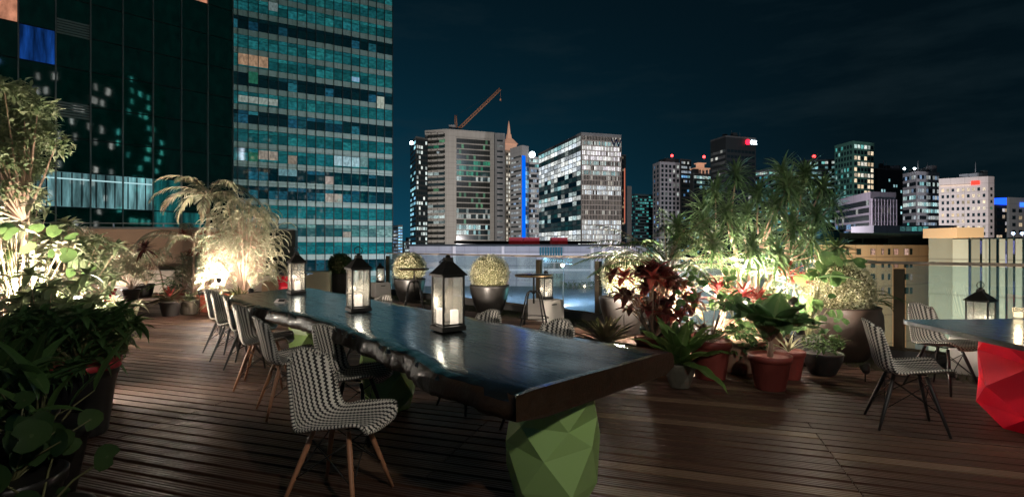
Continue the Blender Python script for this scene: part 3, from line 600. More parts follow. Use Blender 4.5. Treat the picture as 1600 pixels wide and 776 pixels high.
bxm=mat_basic('lit_render',(.5,.36,.22),.7,var=.08,emit=(1,.72,.42),es=.10)  # emission put into the render in place of lamp light falling on it
m=MB(); c0,c1=at(1488,49),at(1545,48); m.box(((c0[0]+c1[0])/2,50.5,(zp(355.5,49)+zp(371,49))/2),(c1[0]-c0[0],4,zp(355.5,49)-zp(371,49))); m.build('roof_box',bxm,t)
t=thing('teal_block',(0,0,0),'small teal building end between the plants and the tan building','building')
m=MB(); m.box((at(1300,75)[0],78,(zp(361,75)-12)/2),(3.4,6,zp(361,75)+12)); m.build('wall',PT,t); m=MB(); m.box((at(1300,75)[0],78,zp(361,75)+.1),(3.8,6.4,.25)); m.build('roof',W_DARK,t)
t=thing('low_roof_block',(0,0,0),'low white flat-roofed hall with teal lit front beneath the banded block','building')
m=MB(); m.box((at(1430,120)[0],124,(zp(352,120)-12)/2),(at(1500,120)[0]-at(1370,120)[0],8,zp(352,120)+12)); m.build('wall',W_MID,t)
fz=Face(at(1405,119.9)[:2],at(1450,119.9)[:2]); m=MB(); slab(m,fz,0,fz.L,zp(361,120),zp(354,120),.05,.2,(0,5,0,1)); m.build('window',mat_windows(1.0,CYA,TEA,.4,seed=130),t)
# ------------------------------------------------------------------ ground, sky, deck
def struct(name,mb,mat): return tag(mb.build(name,mat),kind='structure')
gm,nt,out=new_mat('street_ground'); g=N(nt); tc=g.n('TexCoord').outputs['Object']
n1=g.n('TexNoise',{'Vector':tc,'Scale':.03,'Detail':8.0}).outputs[0]; 
g.link(g.n('BsdfPrincipled',{'Base Color':g.mix(n1,(.06,.065,.07),(.26,.27,.27)),'Roughness':g.m('MULTIPLY_ADD',n1,.5,.15)}).outputs[0],out.inputs[0])
m=MB(); m.face([(-2500,-800,-12),(2500,-800,-12),(2500,4000,-12),(-2500,4000,-12)]); struct('ground',m,gm)
m=MB(); m.face([(-60,48,-11.99),(70,40,-11.99),(72,54,-11.99),(-60,62,-11.99)]); struct('road',m,mat_basic('asphalt',(.05,.05,.055),.35,scale=1))
m=MB()
for i in range(20): x=-55+6*i; m.face([(x,55.2-x*.062,-11.98),(x+3,55.2-(x+3)*.062,-11.98),(x+3,55.4-(x+3)*.062,-11.98),(x,55.4-x*.062,-11.98)])
struct('road_markings',m,mat_basic('road_paint',(.8,.8,.75),.6))
NR=Vector((.72,.693)); DR=Vector((-.693,.72))
m=MB(); m.face([(-70,66,-8.5),(60,66,-8.5),(60,127.9,-8.5),(-70,127.9,-8.5)]); m.face([(-70,66,-12),(60,66,-12),(60,66,-8.5),(-70,66,-8.5)])
struct('plaza_pavement',m,wall_mat('plaza_paving',(.2,.22,.25),var=.25))
def rp(c,t): q=NR*c+DR*t; return (q.x,q.y)
bx=MB()   # terrace slab under the deck
sl=[rp(8.0,-9),rp(8.0,13.6),(-9.6,20.6),(-24,20.6),(-24,-6),(9,-6)]
bx.face([(x,y,-.06) for x,y in sl])
for i in range(len(sl)): a,b=sl[i],sl[(i+1)%len(sl)]; bx.face([(a[0],a[1],-12),(b[0],b[1],-12),(b[0],b[1],-.06),(a[0],a[1],-.06)])
struct('terrace_slab',bx,mat_basic('slab_concrete',(.1,.1,.1),.8))
# deck of separate boards
ud,wd=Vector((.953,-.303)),Vector((.303,.953)); rnd=random.Random(3)
poly=[Vector(p) for p in (rp(6.9,-8.6),rp(6.9,11.5),(-13.5,14.2),(-14.5,13.0),(-14.5,-3),(8.6,-3))]
mb=MB(); mb.col=[]
pw=.118; w0=-8
while w0<16:
    wc=w0+pw/2; us=[]
    for i in range(len(poly)):
        a,b=poly[i],poly[(i+1)%len(poly)]; wa,wb=a.dot(wd)-wc,b.dot(wd)-wc
        if wa*wb<0: s=wa/(wa-wb); us.append((a+(b-a)*s).dot(ud))
    if len(us)==2:
        ua,ub_=sorted(us); cuts=[ua]; k=math.ceil((ua-.99)/2.4)
        off=rnd.random()<.15
        while .99+2.4*k<ub_:
            c=.99+2.4*k
            if c>ua+.3 and c<ub_-.2 and rnd.random()<.72: cuts.append(c)
            k+=1 if rnd.random()<.2 else 1
        cuts.append(ub_)
        for a,b in zip(cuts,cuts[1:]):
            dz=rnd.uniform(-.004,.0); c=ud*((a+b)/2)+wd*wc
            L=b-a-.007; b0=len(mb.v)
            mb.box((0,0,0),(L,pw-.017-rnd.random()*.004,.03)); ang=math.atan2(ud.y,ud.x)+rnd.uniform(-.0006,.0006)
            ca,sa=math.cos(ang),math.sin(ang); tl=rnd.uniform(-.03,.03)
            for i in range(b0,len(mb.v)):
                x,y,z=mb.v[i]; mb.v[i]=(c.x+x*ca-y*sa,c.y+x*sa+y*ca,z-.015+dz+y*tl)
    w0+=pw
dm,nt,out=new_mat('deck_boards'); g=N(nt); tc=g.n('TexCoord').outputs['Object']
rot=g.n('VectorRotate',{'Vector':tc,'Angle':-math.atan2(ud.y,ud.x)},rotation_type='Z_AXIS').outputs[0]
isl=g.n('NewGeometry').outputs['Random Per Island']
sc=g.n('VectorMath',{0:rot,1:(.8,14,5)},operation='MULTIPLY').outputs[0]
sc=g.n('VectorMath',{0:sc,1:g.n('CombineXYZ',{0:g.m('MULTIPLY',isl,50.0),1:g.m('MULTIPLY',isl,31.0),2:0.0}).outputs[0]},operation='ADD').outputs[0]
gr=g.n('TexNoise',{'Vector':sc,'Scale':1.6,'Detail':8.0,'Roughness':.7}).outputs[0]
bl=g.n('TexNoise',{'Vector':tc,'Scale':1.1,'Detail':5.0}).outputs[0]
c=g.mix(g.m('MULTIPLY_ADD',gr,2.2,-.6),(.009,.004,.0025),(.13,.062,.034)); c=g.mix(g.m('MULTIPLY',isl,.85),c,(.05,.022,.014)); c=g.mix(g.m('MULTIPLY',g.m('GREATER_THAN',g.m('FRACT',g.m('MULTIPLY',isl,13.7)),.8),.45),c,(.26,.17,.11))
c=g.mix(g.m('MULTIPLY',bl,.6),c,g.mix(.5,c,(.02,.012,.008)))
rg=g.m('MULTIPLY_ADD',g.m('ADD',gr,bl),.5,.04)
# fine grooves along each board
sy=g.n('SeparateXYZ',{0:rot}).outputs[1]
gw=g.m('SINE',g.m('MULTIPLY',sy,2*math.pi/.0235))
hh=g.m('ADD',g.m('MULTIPLY',gr,.8),g.m('MULTIPLY',gw,.25))
bp=g.n('Bump',{'Height':hh,'Strength':.8,'Distance':.008})
g.link(g.n('BsdfPrincipled',{'Base Color':c,'Roughness':rg,'Normal':bp.outputs[0],'Specular IOR Level':.55}).outputs[0],out.inputs[0])
o=struct('deck_floor',mb,dm)
# planting strip by the railing
soil=mat_basic('dark_soil',(.05,.04,.025),.9,scale=20,var=.6,bump=.6)
m=MB(); m.face([(*rp(6.91,-8.6),-.03),(*rp(7.75,-8.6),-.03),(*rp(7.75,13.6),-.03),(*rp(6.91,13.6),-.03)]); 
m.face([(-24,13.4,-.035),(-5,13.4,-.035),(-8,20,-.035),(-24,20,-.035)]); struct('soil_bed',m,soil)
gr_=MB(); rnd=random.Random(8)
for i in range(9000):
    x,y=rp(rnd.uniform(6.95,7.7),rnd.uniform(-7,13)); gr_.leaf((x,y,-.03),rnd.uniform(0,6.28),rnd.uniform(.9,1.5),rnd.uniform(.03,.085),.005,.6,2,.1,'strap')
tag(gr_.build('grass',mat_leaf('grass_blade',(.02,.05,.01),(.08,.1,.03),.6)),'short dark grass growing in the strip along the railing','grass',kind='stuff')
m=MB()
for (c0,c1,z0,z1) in ((7.76,7.95,-.06,.10),): 
    a,b=rp((c0+c1)/2,-8.6),rp((c0+c1)/2,13.6); m.box(((a[0]+b[0])/2,(a[1]+b[1])/2,(z0+z1)/2),(22.2,c1-c0,z1-z0),math.atan2(DR.y,DR.x))
struct('kerb',m,mat_basic('kerb_stone',(.07,.07,.07),.6))
# ------------------------------------------------------------------ railing
RG=mat_glass('railing_glass',(.86,.95,.95),.12,.11,haze_col=(.6,.8,.82,1)); POST=mat_basic('post_bronze',(.08,.06,.035),.45,metal=.3); RAILM=mat_basic('rail_metal',(.45,.38,.3),.35,metal=.6)  # teal scatter in the railing glass stands in for hazy reflections
t=thing('glass_railing',(0,0,0),'glass balustrade with bronze posts and a thin top rail along the terrace edge','railing')
ts=[1.24-1.52*k for k in range(6,0,-1)]+[1.24+1.52*k for k in range(0,9)]; ang=math.atan2(DR.y,DR.x)
for i,tt in enumerate(ts):
    x,y=rp(7.83,tt); m=MB(); m.box((x,y,.6),(.1,.09,.99),ang); m.box((x,y,.11),(.16,.15,.02),ang); m.build('post',POST,t)
    if i<len(ts)-1:
        x,y=rp(7.83,tt+.76); m=MB(); m.box((x,y,.63),(1.38,.012,1.02),ang); m.build('glass_panel',RG,t)
x,y=rp(7.83,(ts[0]+ts[-1])/2); m=MB(); m.box((x,y,1.17),(ts[-1]-ts[0]+.1,.065,.035),ang); m.build('top_rail',RAILM,t)
m=MB(); m.box((x,y,.115),(ts[-1]-ts[0],.05,.03),ang); m.build('bottom_channel',POST,t)
# ------------------------------------------------------------------ back walls
t=thing('back_wall',(0,0,0),'tan rendered terrace wall with a steel coping under the dark glass building','wall')
A_,B_=Vector((-17.5,17.2)),Vector((-8.9,18.6)); fw=Face(A_,B_)
TANW=mat_basic('tan_wall',(.36,.24,.16),.8,scale=1.5,var=.2,bump=.2)
m=MB(); slab(m,fw,0,fw.L,-.05,1.98,-.25,0); m.build('wall',TANW,t)
m=MB(); slab(m,fw,-.05,fw.L+.05,1.983,2.05,-.3,.05); m.build('coping',STEEL,t)
m=MB(); slab(m,fw,0,fw.L,2.17,2.2,-.15,-.11); 
for i in range(6): slab(m,fw,.4+i*1.6,.44+i*1.6,2.05,2.17,-.15,-.11)
m.build('handrail',STEEL,t)
t=thing('dark_panel',(0,0,0),'dark green-black screen panel closing the end of the tan wall','screen')
fk=Face((-8.88,18.5),(-7.75,18.3)); m=MB(); slab(m,fk,0,fk.L,.5,1.95,-.1,0); m.build('panel',mat_basic('screen_dark',(.02,.03,.02),.6),t); m=MB(); slab(m,fk,0,fk.L,1.952,2.0,-.13,.03); m.build('cap',STEEL,t)
m=MB(); slab(m,fk,.05,.12,-.05,.5,-.08,-.02); slab(m,fk,fk.L-.12,fk.L-.05,-.05,.5,-.08,-.02); m.build('leg',STEEL,t)
t=thing('white_planter_wall',(0,0,0),'low white planter wall in front of the tan wall','planter wall')
fl=Face((-13.4,15.2),(-7.6,16.2)); m=MB(); slab(m,fl,0,fl.L,-.05,.58,-.3,0); m.build('wall',mat_basic('white_render',(.62,.55,.47),.7,scale=2,var=.12,bump=.1),t); m=MB(); slab(m,fl,-.03,fl.L+.03,.582,.64,-.34,.04); m.build('coping',mat_basic('white_coping',(.66,.6,.52),.6),t)
# ------------------------------------------------------------------ the big slab table
wt,nt,out=new_mat('lacquered_wood'); g=N(nt); tc=g.n('TexCoord').outputs['Object']
rt=g.n('VectorRotate',{'Vector':tc,'Angle':-math.atan2(.76,-.65)},rotation_type='Z_AXIS').outputs[0]
gn=g.n('TexNoise',{'Vector':g.n('VectorMath',{0:rt,1:(1.2,11,6)},operation='MULTIPLY').outputs[0],'Scale':1.5,'Detail':9.0,'Roughness':.65,'Distortion':.8}).outputs[0]
bg=g.n('TexNoise',{'Vector':g.n('VectorMath',{0:rt,1:(2.4,4.5,3)},operation='MULTIPLY').outputs[0],'Scale':1.5,'Detail':3.0,'Distortion':1.0}).outputs[0]
cc=g.mix(g.m('MULTIPLY_ADD',gn,2.0,-.5),(.003,.003,.003),(.03,.02,.012))
up_=g.m('GREATER_THAN',g.n('SeparateXYZ',{0:g.n('NewGeometry').outputs['True Normal']}).outputs[2],.75); sd_=g.m('SUBTRACT',1.0,up_)
rr_=g.m('ADD',g.m('MULTIPLY_ADD',gn,.40,.05),g.m('MULTIPLY',sd_,.12))
bark=g.n('TexNoise',{'Vector':rt,'Scale':14.0,'Detail':8.0,'Roughness':.75,'Distortion':1.5}).outputs[0]
cc=g.mix(g.m('MULTIPLY',sd_,.8),cc,g.mix(bark,(.004,.003,.002),(.06,.032,.016)))
bp=g.n('Bump',{'Height':g.m('ADD',g.m('ADD',g.m('MULTIPLY',gn,.6),g.m('MULTIPLY',bg,.8)),g.m('MULTIPLY',g.m('MULTIPLY',bark,sd_),3.0)),'Strength':.35,'Distance':.012})
g.link(g.n('BsdfPrincipled',{'Base Color':cc,'Roughness':rr_,'Normal':bp.outputs[0],'Specular IOR Level':g.m('MULTIPLY_ADD',up_,.8,.2),'IOR':1.6,'Coat Weight':g.m('MULTIPLY_ADD',up_,.92,.08),'Coat IOR':1.8,'Coat Roughness':.17,'Coat Tint':(.7,.9,1,1),'Specular Tint':(.55,.85,1,1)}).outputs[0],out.inputs[0])
left=[(.02,2.12),(-.16,2.24),(-.36,2.51),(-.55,2.82),(-.81,3.2),(-1.21,3.72),(-1.5,4.1),(-1.79,4.44),(-2.1,4.72),(-2.58,5.14),(-2.95,5.55),(-3.3,5.95),(-3.52,6.38)]
right=[(.93,2.98),(.7,3.2),(.49,3.41),(.24,3.72),(-.05,4.07),(-.4,4.5),(-.85,5.05),(-1.3,5.6),(-1.75,6.1),(-2.2,6.65),(-2.7,7.25),(-3.0,7.62),(-3.2,7.7)]
rnd=random.Random(4)
def rs(pts,n):
    P=[Vector(p) for p in pts]; L=[0]
    for a,b in zip(P,P[1:]): L.append(L[-1]+(b-a).length)
    o=[]
    for i in range(n):
        s=L[-1]*i/(n-1); k=max(j for j in range(len(L)) if L[j]<=s+1e-9); k=min(k,len(P)-2); o.append(P[k].lerp(P[k+1],(s-L[k])/(L[k+1]-L[k])))
    return o
n=170; LP,RP=rs(left,n),rs(right,n); zt=.76
from mathutils import noise
m=MB(); rows=[]
for i in range(n):
    a,b=LP[i],RP[i]; d=(b-a).normalized(); e=noise.noise(Vector((i*.09,1,0)))*.05+noise.noise(Vector((i*.3,5,0)))*.018; e2=noise.noise(Vector((i*.12,9,0)))*.035
    if i<2: e=e2=0
    a=a+d*e; b=b-d*e2
    th=.125+noise.noise(Vector((i*.06,3,3)))*.03
    bul=.035+.03*noise.noise(Vector((i*.14,7,1)))+.012*noise.noise(Vector((i*.6,2,1)))
    if i<2: bul=.01
    row=[]
    for q in range(13): s=q/12.0; p=a.lerp(b,s); row.append((p.x,p.y,zt+.003*noise.noise(Vector((p.x*3,p.y*3,0)))-(.006 if q in(0,12) else 0)))
    row.append((b.x+d.x*.02,b.y+d.y*.02,zt-.03)); row.append((b.x+d.x*.03,b.y+d.y*.03,zt-.09)); row.append((b.x-d.x*.06,b.y-d.y*.06,zt-th))
    row.append((a.x+d.x*(.16),a.y+d.y*.16,zt-th-.01)); row.append((a.x-d.x*bul*.6,a.y-d.y*bul*.6,zt-th*.9)); row.append((a.x-d.x*bul,a.y-d.y*bul,zt-.075)); row.append((a.x-d.x*bul*.55,a.y-d.y*bul*.55,zt-.028))
    jt=lambda p,k:tuple(Vector(p)+Vector((noise.noise(Vector((i*.8,k*3.1,0))),noise.noise(Vector((i*.8,k*3.1,5))),noise.noise(Vector((i*.55,k*3.1,9)))))*.011)
    row[13:]=[jt(p,k) for k,p in enumerate(row[13:])]
    rows.append(row)
K=len(rows[0]); b0=len(m.v)
for r in rows: m.v+=r
for i in range(n-1):
    for k in range(K): k2=(k+1)%K; m.idx((b0+i*K+k,b0+i*K+k2,b0+(i+1)*K+k2,b0+(i+1)*K+k),smooth=True)
m.idx([b0+k for k in range(K)]); m.idx([b0+(n-1)*K+k for k in range(K)][::-1])
t=thing('slab_table',(0,0,0),'long live-edge lacquered black wood slab table on green faceted bases','table')
top=m.build('tabletop',wt,t)
GREEN=mat_basic('green_plastic',(.13,.19,.035),.42,var=.12,scale=3,coat=.1,emit=None)
m_g,nt,out=new_mat('green_translucent'); g=N(nt); 
p_=g.n('BsdfPrincipled',{'Base Color':(.3,.46,.17,1),'Roughness':.25,'Subsurface Weight':.6,'Subsurface Radius':(.1,.12,.05,1)[:3]}); g.link(p_.outputs[0],out.inputs[0])
def gem(mb,prof,n,rot,rnd,jit=.012):
    b=len(mb.v); 
    for i,(r,z) in enumerate(prof):
        for k in range(n):
            a=rot+2*math.pi*(k+.5*(i%2))/n; rr=r*(1+rnd.uniform(-.07,.07)); dz=rnd.uniform(-.04,.04) if 0<i<len(prof)-1 else 0
            mb.v.append((rr*math.cos(a),rr*math.sin(a),z+dz))
    for i in range(len(prof)-1):
        for k in range(n):
            k2=(k+1)%n; A,B,C,D=b+i*n+k,b+i*n+k2,b+(i+1)*n+k,b+(i+1)*n+k2
            if i%2==0: mb.idx((A,B,C)); mb.idx((B,D,C))
            else: mb.idx((A,D,C)); mb.idx((A,B,D))
    mb.idx([b+k for k in range(n)][::-1]); mb.idx([b+(len(prof)-1)*n+k for k in range(n)])
for i,(x,y,r,sc_) in enumerate(((.21,2.72,.3,1.0),(-1.05,4.35,1.1,1.0),(-2.35,6.05,.7,1.0))):
    m=MB(); rn=random.Random(20+i); gem(m,[(.17,0),(.25,.16),(.27,.36),(.235,.50),(.255,.625)],6,r,rn,.01)
    o=m.build('table_base',m_g,t); o.location=(x,y,0)
# red-based table on the right
t=thing('bistro_table',(4.15,3.82,0),'dark topped table on a red faceted base at the right edge','table')
m=MB(); ptsT=[(-.89,.42),(-.84,.5),(1.4,.72),(1.5,-1.1),(-.95,-.95),(-1.0,-.85)]
ptsT=[(p[0],p[1]) for p in ((-.88,.46),(1.3,.6),(1.35,-.9),(-.98,-.80),(-1.0,-.72),(-.91,.38))]
b=0; m.face([(x,y,.76) for x,y in ptsT[::-1]][::-1]); m.face([(x,y,.725) for x,y in ptsT])
for i in range(len(ptsT)): a_,b_=ptsT[i],ptsT[(i+1)%len(ptsT)]; m.face([(a_[0],a_[1],.725),(b_[0],b_[1],.725),(b_[0],b_[1],.76),(a_[0],a_[1],.76)])
m.build('tabletop',wt,t)
m_r,nt,out=new_mat('red_translucent'); g=N(nt); g.link(g.n('BsdfPrincipled',{'Base Color':(.72,.008,.03,1),'Roughness':.4,'Subsurface Weight':.5,'Subsurface Radius':(.15,.02,.02),'Emission Color':(1,.0,.03,1),'Emission Strength':.05}).outputs[0],out.inputs[0])
m=MB(); gem(m,[(.42,0),(.55,.14),(.54,.34),(.48,.52),(.51,.725)],7,.35,random.Random(5)); m.build('table_base',m_r,t)
# far small table with red base, cream cubes
t=thing('bistro_table',at(450,11.8),'far dark topped table on a red base behind the farthest lantern','table')
m=MB(); m.box((0,0,.74),(.98,.7,.035),.2); m.build('tabletop',wt,t); m=MB(); gem(m,[(.2,0),(.26,.2),(.22,.45),(.26,.72)],6,.1,random.Random(7)); m.build('table_base',m_r,t)
CREAM=mat_basic('cream_plastic',(.62,.58,.38),.5,var=.06)
def box_thing(name,x,y,w,d,h,rz,label,cat,mat,group=None):
    t=thing(name,(x,y,-.03),label,cat,group,rz); m=MB(); m.frustum((0,0,0),(w,d),(w*.98,d*.98),h); o=m.build('body',mat,t)
    bv=o.modifiers.new('Bevel','BEVEL'); bv.width=.012; bv.segments=2; return t
box_thing('planter_box',*at(499,14.2)[:2],.62,.6,.72,.25,'cream square planter box behind the slab table, next to the dark tapered planter','planter box',CREAM)
box_thing('planter_box',*at(472,14.6)[:2],.5,.5,.6,.25,'cream planter box behind the farthest lantern on the table','planter box',CREAM)
box_thing('planter_box',*at(424,13.6)[:2],.36,.4,.52,.1,'tan planter box beside the red-based far table','planter box',mat_basic('tan_plastic',(.45,.3,.18),.6))
WCUBE=mat_basic('white_cube_plastic',(.62,.6,.56),.5,var=.06); SLOT=mat_basic('slot_dark',(.02,.02,.02),.6)
def cube_box(px,Y,rz,label,s=.5):
    x,y,_=at(px,Y); t=box_thing('storage_cube',x,y,s,s,.40,rz,label,'cube stool',WCUBE); 
    m=MB(); m.box((0,-s/2*.99-.002,.32),(.12,.006,.022)); m.box((s/2*.99+.002,0,.32),(.006,.12,.022)); m.build('handle_slot',SLOT,t); return x,y
ca=cube_box(853,9.75,.62,'white cube stool with a hand slot, standing behind the near round bar table')
cb=cube_box(594,14.3,.62,'white cube stool with a hand slot beside a post left of the farther bar table',.46)
cc_=cube_box(1532,5.68,.75,'white cube stool behind the red-based table, half hidden by its top',.5)
# ------------------------------------------------------------------ lanterns
BLK=mat_basic('black_iron',(.010,.010,.009),.5,metal=0,spec=.3,scale=30,bump=.15); LGL=mat_glass('lantern_glass',(.97,.97,.94),.08,.22,haze_col=(.85,.82,.75,1))  # cream scatter in the lantern panes imitates their milky glow
m_c,nt,out=new_mat('candle_wax'); g=N(nt); g.link(g.n('BsdfPrincipled',{'Base Color':(.85,.82,.78,1),'Roughness':.5,'Subsurface Weight':.5,'Subsurface Radius':(.05,.04,.03),'Emission Color':(1,.86,.74,1),'Emission Strength':1.3}).outputs[0],out.inputs[0])
def make_lantern(loc,label,rz,w=.185,h=.36,candles=((.0,.0,.036,.15),),handle_tilt=-.6,fold=False):
    t=thing('lantern',loc,label,'lantern',rz=rz)
    m=MB(); m.box((0,0,.022),(w+.02,w+.02,.034)); m.box((0,0,.003),(w-.02,w-.02,.006)); o=m.build('base',BLK,t); bv=o.modifiers.new('Bevel','BEVEL'); bv.width=.003
    m=MB(); s=w/2-.006
    for sx in (-1,1):
        for sy in (-1,1): m.box((sx*s,sy*s,.039+h/2),(.013,.013,h))
    for sx in (-1,1):
        m.box((sx*s,0,.045+.006),(.009,w-.03,.011)); m.box((0,sx*s,.045+.006),(w-.03,.009,.011)); m.box((sx*s,0,.039+h-.006),(.009,w-.03,.01)); m.box((0,sx*s,.039+h-.006),(w-.03,.009,.01))
    m.build('frame',BLK,t)
    for (dx,dy,r) in ((1,0,0),(-1,0,0),(0,1,1),(0,-1,1)):
        m=MB(); m.box((dx*s,dy*s,.039+h/2),(.003,w-.026,h-.024) if not r else (w-.026,.003,h-.024)); m.build('glass_pane',LGL,t)
    m=MB(); z=.039+h; m.frustum((0,0,z),(w+.03,w+.03),(w+.03,w+.03),.012); m.frustum((0,0,z+.012),(w+.022,w+.022),(.055,.055),.088); m.frustum((0,0,z+.1),(.062,.062),(.05,.05),.03)
    m.lathe([(.018,z+.13),(.02,z+.14),(.006,z+.148)],10); m.build('roof',BLK,t)
    m=MB(); R_=.038; hv=[(R_*math.sin(a)*math.cos(handle_tilt),R_*math.sin(a)*math.sin(handle_tilt),z+.135+R_*(1-math.cos(a))*.95) for a in [2*math.pi*k/18 for k in range(19)]]
    if fold: hv=[(-.012-(q[2]-z-.135)*.83+0*q[0],q[0]*.8-.01,z+.13-(q[2]-z-.135)*.52) for q in hv]
    m.tube(hv,.004,6,False); m.build('handle',BLK,t)
    for (cx,cy,cr,ch) in candles:
        m=MB(); m.lathe([(cr,.0),(cr,ch*.98),(cr*.85,ch),(cr*.5,ch-.006),(0,ch-.008)],16,(cx,cy,.041)); o=m.build('candle',m_c,t)
        if cx==candles[0][0]:
            l=bpy.data.lights.new('candle_light','POINT'); l.energy=1.0; l.color=(1,.86,.7); l.shadow_soft_size=.03; lo=bpy.data.objects.new('candle_light',l); COL.objects.link(lo); lo.parent=t; lo.location=(cx,cy,.041+ch+.05)
        m=MB(); m.tube([(cx,cy,.041+ch-.01),(cx+.002,cy,.041+ch+.012)],.0012,4); m.build('wick',BLK,o)
    return t
def L_at(px,py,z=.762): return gp(px,py,z)
make_lantern(L_at(700,516),'largest-looking black lantern on the slab table, nearest, holding two white pillar candles',.63,w=.175,fold=True,candles=((-.045,.03,.03,.12),(.035,-.03,.03,.11)))
make_lantern(L_at(560,486),'middle of the three black lanterns on the slab table, with one white candle',.60,w=.175,candles=((.0,0,.036,.115),))
make_lantern(L_at(463.5,459),'farthest black lantern on the slab table, standing upright in front of the cream planter boxes',.66,w=.175,candles=((.01,0,.036,.12),),handle_tilt=.2)
for i in (0,):
    make_lantern((ca[0],ca[1],.372),'black lantern on the white cube stool behind the near round bar table',.5,candles=((0,0,.03,.09),))
make_lantern((cb[0],cb[1],.372),'small far black lantern on the white cube stool beside the railing post',.4,candles=((0,0,.03,.09),))
make_lantern((cc_[0],cc_[1],.372),'black lantern on the white cube stool behind the red-based table',.5,w=.2,candles=((0,0,.035,.10),))
# candle glass on the right table
def candle_glass(x,y,label):
    t=thing('candle_glass',(x,y,.762),label,'candle holder'); m=MB(); m.lathe([(.03,0),(.036,.02),(.04,.09),(.037,.09),(.033,.02),(0,.012)],18); m.build('glass',LGL,t)
    m=MB(); m.lathe([(.028,.013),(.028,.05),(0,.052)],14); m.build('candle',mat_emit('candle_glow',(1,.75,.45),2.5),t)
    l=bpy.data.lights.new('candle_flame','POINT'); l.energy=1.2; l.color=(1,.7,.4); l.shadow_soft_size=.02; o=bpy.data.objects.new('candle_flame',l); COL.objects.link(o); o.parent=t; o.location=(0,0,.16)
candle_glass(*gp(1591,497,.762)[:2],'glowing tealight glass on the red-based table')
t=thing('table_card',gp(438,472,.766),'small folded white and black card lying on the slab table','card')
m=MB(); m.face([(-.06,-.03,0),(.06,-.03,0),(.05,.03,.035),(-.05,.03,.035)]); m.face([(-.05,.03,.035),(.05,.03,.035),(.06,.07,0),(-.06,.07,0)]); o=m.build('card',mat_basic('card_paper',(.5,.48,.45),.6),t); o.modifiers.new('Solidify','SOLIDIFY').thickness=.003
m=MB(); m.face([(-.02,-.022,.008),(.05,-.022,.008),(.045,.02,.033),(-.02,.02,.033)]); o=m.build('print',SLOT,t); o.modifiers.new('Solidify','SOLIDIFY').thickness=.001
# ------------------------------------------------------------------ chairs
wm,nt,out=new_mat('woven_shell'); g=N(nt); uv=g.n('SeparateXYZ',{0:g.n('UVMap').outputs[0]}); u_,v_=uv.outputs[0],uv.outputs[1]
row=g.m('MULTIPLY',v_,36.0); fr=g.m('FRACT',row); 
saw=g.m('SUBTRACT',g.m('ABSOLUTE',g.m('SUBTRACT',fr,.5)),.25)
step=g.m('MULTIPLY',g.m('FLOOR',g.m('MULTIPLY',fr,2.0)),.17)
cu_=g.m('FRACT',g.m('ADD',g.m('MULTIPLY',u_,12.0),g.m('ADD',step,g.m('MULTIPLY',saw,.25))))
blk=g.m('GREATER_THAN',cu_,.55)
gap_=g.m('LESS_THAN',g.m('FRACT',g.m('MULTIPLY',row,2.0)),.14)
nz=g.n('TexNoise',{'Vector':g.n('TexCoord').outputs['Object'],'Scale':60.0,'Detail':3.0}).outputs[0]
wc=g.mix(nz,(.72,.69,.62),(.9,.88,.8)); cl=g.mix(blk,wc,(.012,.012,.012)); cl=g.mix(g.m('MULTIPLY',gap_,.35),cl,(.03,.028,.025))
hb_=g.m('ADD',g.m('ABSOLUTE',g.m('SINE',g.m('MULTIPLY',row,2*math.pi))),g.m('MULTIPLY',g.m('SINE',g.m('MULTIPLY',u_,24*math.pi)),.4))
bp=g.n('Bump',{'Height':hb_,'Strength':.35,'Distance':.003})
g.link(g.n('BsdfPrincipled',{'Base Color':cl,'Roughness':.55,'Normal':bp.outputs[0]}).outputs[0],out.inputs[0])
pm,nt,out=new_mat('woven_rim'); g=N(nt); uv=g.n('SeparateXYZ',{0:g.n('UVMap').outputs[0]})
g.link(g.n('BsdfPrincipled',{'Base Color':g.mix(g.m('GREATER_THAN',g.m('FRACT',uv.outputs[1]),.45),(.012,.012,.012),(.6,.57,.5)),'Roughness':.5}).outputs[0],out.inputs[0])
WOODL=mat_basic('beech_leg',(.36,.17,.09),.45,scale=20,var=.25); BLKL=mat_basic('black_leg',(.02,.02,.02),.45)
prof=[(.262,.425),(.245,.440),(.20,.447),(.12,.438),(.04,.428),(-.05,.418),(-.12,.418),(-.165,.432),(-.195,.47),(-.21,.53),(-.225,.60),(-.242,.665),(-.257,.72),(-.271,.77),(-.280,.797)]
hw=[.16,.19,.212,.226,.234,.236,.232,.225,.216,.207,.197,.186,.172,.154,.118]
